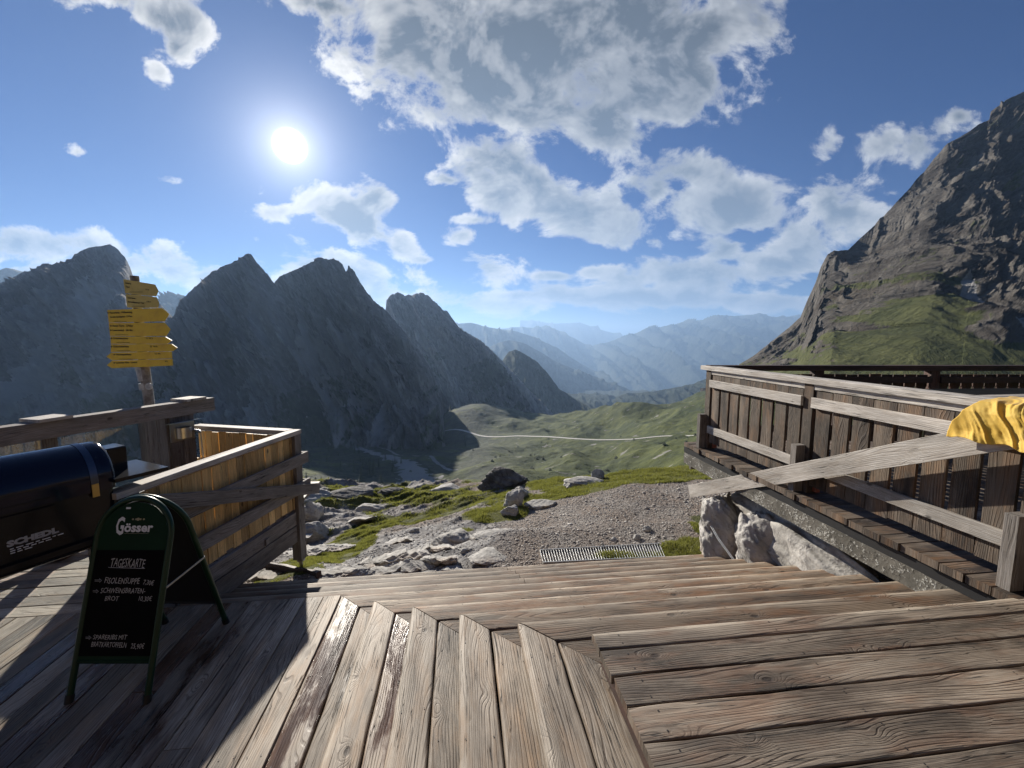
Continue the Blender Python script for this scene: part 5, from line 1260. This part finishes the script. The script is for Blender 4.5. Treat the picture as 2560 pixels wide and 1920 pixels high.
th_=rg.uniform(0,6.28,n); c_,s_=np.cos(th_),np.sin(th_); V=np.stack([V[:,:,0]*c_[:,None]-V[:,:,1]*s_[:,None],V[:,:,0]*s_[:,None]+V[:,:,1]*c_[:,None],V[:,:,2]],2)*sz[:,None,None]
Zg=ground_z(X,Y); V=V+np.stack([X,Y,Zg+sz*.15],1)[:,None,:]
F=(of[None]+6*np.arange(n)[:,None,None]).reshape(-1,3)
M_peb,g=mat('pebbles'); rn_=g.attr('rnd'); wn_=g.xyz(g.n('ShaderNodeTexWhiteNoise',{'W':rn_},noise_dimensions='1D').outputs['Color'])
setin(g,'Base Color',g.mix(wn_[0],g.mix(wn_[1],(.17,.15,.137),(.33,.29,.25)),(.50,.47,.43))); setin(g,'Roughness',.9)
pb=raw_mesh('gravel_stones',V.reshape(-1,3),F,M_peb,False,None,dict(rnd=np.repeat(rg.uniform(0,100,n),6))); tag(pb,kind='stuff')
# grass blades
M_gr,g=mat('grass blades'); rn_=g.attr('rnd'); wn_=g.xyz(g.n('ShaderNodeTexWhiteNoise',{'W':rn_},noise_dimensions='1D').outputs['Color'])
setin(g,'Base Color',g.mix(wn_[0],g.mix(wn_[1],(.07,.082,.016),(.14,.145,.032)),(.24,.22,.08))); setin(g,'Roughness',.6)
tr=g.n('ShaderNodeBsdfTranslucent',{'Color':(.27,.28,.06,1)}); ms=g.n('ShaderNodeMixShader',{0:.45,1:g.bs.outputs[0],2:tr.outputs[0]}); g.nt.links.new(ms.outputs[0],g.out.inputs[0])
def wgr(X,Y):
    gm_,rm_=near_masks(X,Y); lip=np.interp(np.degrees(np.arctan2(X,Y)),LIPA,LIPR); return sstep(.35,.75,gm_)*(np.hypot(X,Y)<lip+.7)
parts=[]
for nn_,box,h0 in ((60000,(-4.5,1.2,5.0,9.0),.034),(70000,(-8,1.5,8.5,15.5),.05),(95000,(-.6,5.4,7.2,12.2),.055),(26000,(1.2,3.5,5.2,6.6),.045)):
    X,Y=scatter_xy(nn_,wgr,*box,rg); parts.append((X,Y,np.full(len(X),h0)))
X=np.concatenate([p[0] for p in parts]);Y=np.concatenate([p[1] for p in parts]);H=np.concatenate([p[2] for p in parts])
tuft=np.clip(.75+.9*fbm(X/.5,Y/.5,3,88),.25,1.8); H=H*tuft*rg.uniform(.6,1.4,len(X)); n=len(X); Zg=ground_z(X,Y)
th_=rg.uniform(0,6.28,n); lean=rg.normal(0,.5,(n,2))*H[:,None]; wdt=rg.uniform(.003,.006,n)*(1+.08*Y)
B=np.stack([X,Y,Zg-.008],1); dxy=np.stack([np.cos(th_),np.sin(th_),0*th_],1)*wdt[:,None]
V=np.stack([B-dxy,B+dxy,B+np.stack([lean[:,0],lean[:,1],H],1)],1)
grs=raw_mesh('grass',V.reshape(-1,3),np.arange(3*n).reshape(-1,3),M_gr,False,None,dict(rnd=np.repeat(rg.uniform(0,100,n),3))); tag(grs,kind='stuff')
# old plank leaning in the dirt by the corner post
p=gpos(640,1418,-1.6); q=gpos(800,1452,-1.55)
mb=MB(); mb.beam(p+Vector((0,0,.06)),q+Vector((0,.0,.07)),.05,.10,wob=.01); o=mb.build('edging_board',[W_old]); tag(o,'low dark weathered edging board curving through the dirt by the corner post','board')
# ---- conifers
M_con,g=mat('conifer needles'); oc=g.n('ShaderNodeTexCoord').outputs['Object']; rn_=g.attr('rnd'); wn_=g.xyz(g.n('ShaderNodeTexWhiteNoise',{'W':rn_},noise_dimensions='1D').outputs['Color'])
setin(g,'Base Color',g.mix(wn_[0],(.020,.035,.014),(.065,.085,.030))); setin(g,'Roughness',.8)
M_bark=plain('bark',(.07,.055,.045),.9)
def conifer(seed,bushy=False):
    rg=np.random.default_rng(seed); V=[];F=[];rn=[]
    H=1.0; n=420 if not bushy else 300
    for i in range(n):
        t=rg.uniform(.04,1)**1.1; 
        rad=(1-t)*.26*(.8+.35*math.sin(t*34+seed))+.015 if not bushy else .42*math.sqrt(max(.02,1-t*t))*rg.uniform(.6,1.0)
        a_=rg.uniform(0,6.283); r0=rad*rg.uniform(.25,.7); r1=rad*rg.uniform(.85,1.15); z=t*H; dz=-.05*(1-t)-.015 if not bushy else rg.uniform(-.04,.06)
        ca,sa_=math.cos(a_),math.sin(a_); w_=.030*(1.2-t) if not bushy else .05
        b=len(V); V+=[(ca*r0-sa_*w_,sa_*r0+ca*w_,z+.01),(ca*r0+sa_*w_,sa_*r0-ca*w_,z+.01),(ca*r1,sa_*r1,z+dz)]; F.append((b,b+1,b+2)); rn+=[rg.uniform(0,90)]*3
    return np.array(V),np.array(F),rn
TM=[]
for sd in (1,2,3,4):
    V,F,rn=conifer(sd); me=raw_mesh('crown',V,F,M_con,False,None,dict(rnd=rn)); TM.append(me)
BM=[]
for sd in (11,12):
    V,F,rn=conifer(sd,True); V[:,2]*=.62; BM.append(raw_mesh('shrub',V,F,M_con,False,None,dict(rnd=rn)))
tk=MB(); tk.tube([(0,0,-.05),(0,0,.5),(0,0,.98)],[.022,.014,.003],6); tko=tk.build('trunk',[M_bark])
def tree(px,py,Y,h,lab,grp):
    p=Vector(at(px,py,Y)); z=float(ground_z(np.array([p.x]),np.array([p.y]))[0])
    t=empty('conifer',(p.x,p.y,z),random.uniform(0,6),lab,'tree',grp); t.scale=(h,h,h)
    for s_ in (random.choice(TM),tko):
        c=s_.copy(); C.objects.link(c); c.parent=t
    return t
tree(1161,1092,535,9,'lone dark conifer standing right at the pale gravel road',None)
tree(1163,1100,500,6,'smaller conifer just below the lone tree at the road',None)
for i,(px,py,Y,h) in enumerate([(1340,1194,140,3.2),(1362,1192,145,4.2),(1380,1195,135,3.0),(1388,1190,150,4.4),(1402,1195,140,3.0),(1330,1200,130,2.4)]):
    tree(px,py,Y,h,'small dark conifer in the row below the hill, above the dark boulder','small conifers below the hill')
rt=np.random.default_rng(9); cnt=0
while cnt<150:
    px=rt.uniform(620,1010); 
    Y=rt.choice([rt.uniform(210,330),rt.uniform(330,560)]); p=at(px,1100,Y); z=float(ground_z(np.array([p[0]]),np.array([p[1]]))[0])
    fw=Y*cp-(z-CAMZ)*sp; up=Y*sp+(z-CAMZ)*cp; py=960-FPX*up/fw
    if any(math.hypot(p[0]-c[0],p[1]-c[1])<wd*1.3 for c,wd in STREAM): continue
    if fbm(np.array([p[0]/45]),np.array([p[1]/45]),3,70)[0]<-.1: continue
    tree(px,py,Y,rt.uniform(3.5,8.5),'dark conifer among many in the shaded valley left of the stream bed','conifers in the shaded valley'); cnt+=1
cnt=0
while cnt<90:
    px=rt.uniform(600,1130); Y=rt.uniform(560,820); p=at(px,1100,Y); z=float(ground_z(np.array([p[0]]),np.array([p[1]]))[0])
    if fbm(np.array([p[0]/60]),np.array([p[1]/60]),3,75)[0]<-.05: continue
    t=empty('conifer',(p[0],p[1],z),random.uniform(0,6),'distant dark conifer in the forest strip at the foot of the shaded massif','tree','conifers at the foot of the massif'); h=rt.uniform(7,13); t.scale=(h,h,h); c=random.choice(TM).copy(); C.objects.link(c); c.parent=t; cnt+=1
cnt=0
while cnt<190:
    px=rt.uniform(620,1760); Y=rt.uniform(150,520); p=at(px,1100,Y)
    if min(float(seg_d(np.array([p[0]]),np.array([p[1]]),ROAD)[0]),99)<8: continue
    if px>1000 and rt.uniform()<.3: continue
    if any(math.hypot(p[0]-c[0],p[1]-c[1])<wd*1.1 for c,wd in STREAM): continue
    z=float(ground_z(np.array([p[0]]),np.array([p[1]]))[0]); s_=random.choice(BM).copy(); C.objects.link(s_); s_.location=(p[0],p[1],z-.1); h=rt.uniform(1.0,3.0); s_.scale=(h*1.3,h*1.3,h); s_.rotation_euler[2]=rt.uniform(0,6)
    tag(s_,'low dark mountain shrub dotted over the valley slopes','shrub','shrubs dotted over the valley slopes'); cnt+=1
for o in TM+BM+[tko]: bpy.data.objects.remove(o)
# ================================================================== HAZE
def haze_box():
    x0,x1,y0,y1,z0,z1=-26000,26000,-12000,34000,-1300,760
    V=[(x,y,z) for z in(z0,z1) for y in(y0,y1) for x in(x0,x1)]
    me=bpy.data.meshes.new('haze'); me.from_pydata(V,[],[(0,2,3,1),(4,5,7,6),(0,1,5,4),(2,6,7,3),(0,4,6,2),(1,3,7,5)]); me.update()
    m=bpy.data.materials.new('haze'); m.use_nodes=True; nt=m.node_tree; nt.nodes.clear(); g=G(nt)
    o_=g.n('ShaderNodeOutputMaterial'); v=g.n('ShaderNodeVolumePrincipled',{'Color':(.42,.64,1.0,1),'Density':9e-5,'Anisotropy':.35}); nt.links.new(v.outputs[0],o_.inputs['Volume'])
    me.materials.append(m); o=bpy.data.objects.new('haze',me); C.objects.link(o); tag(o,kind='stuff')
haze_box()
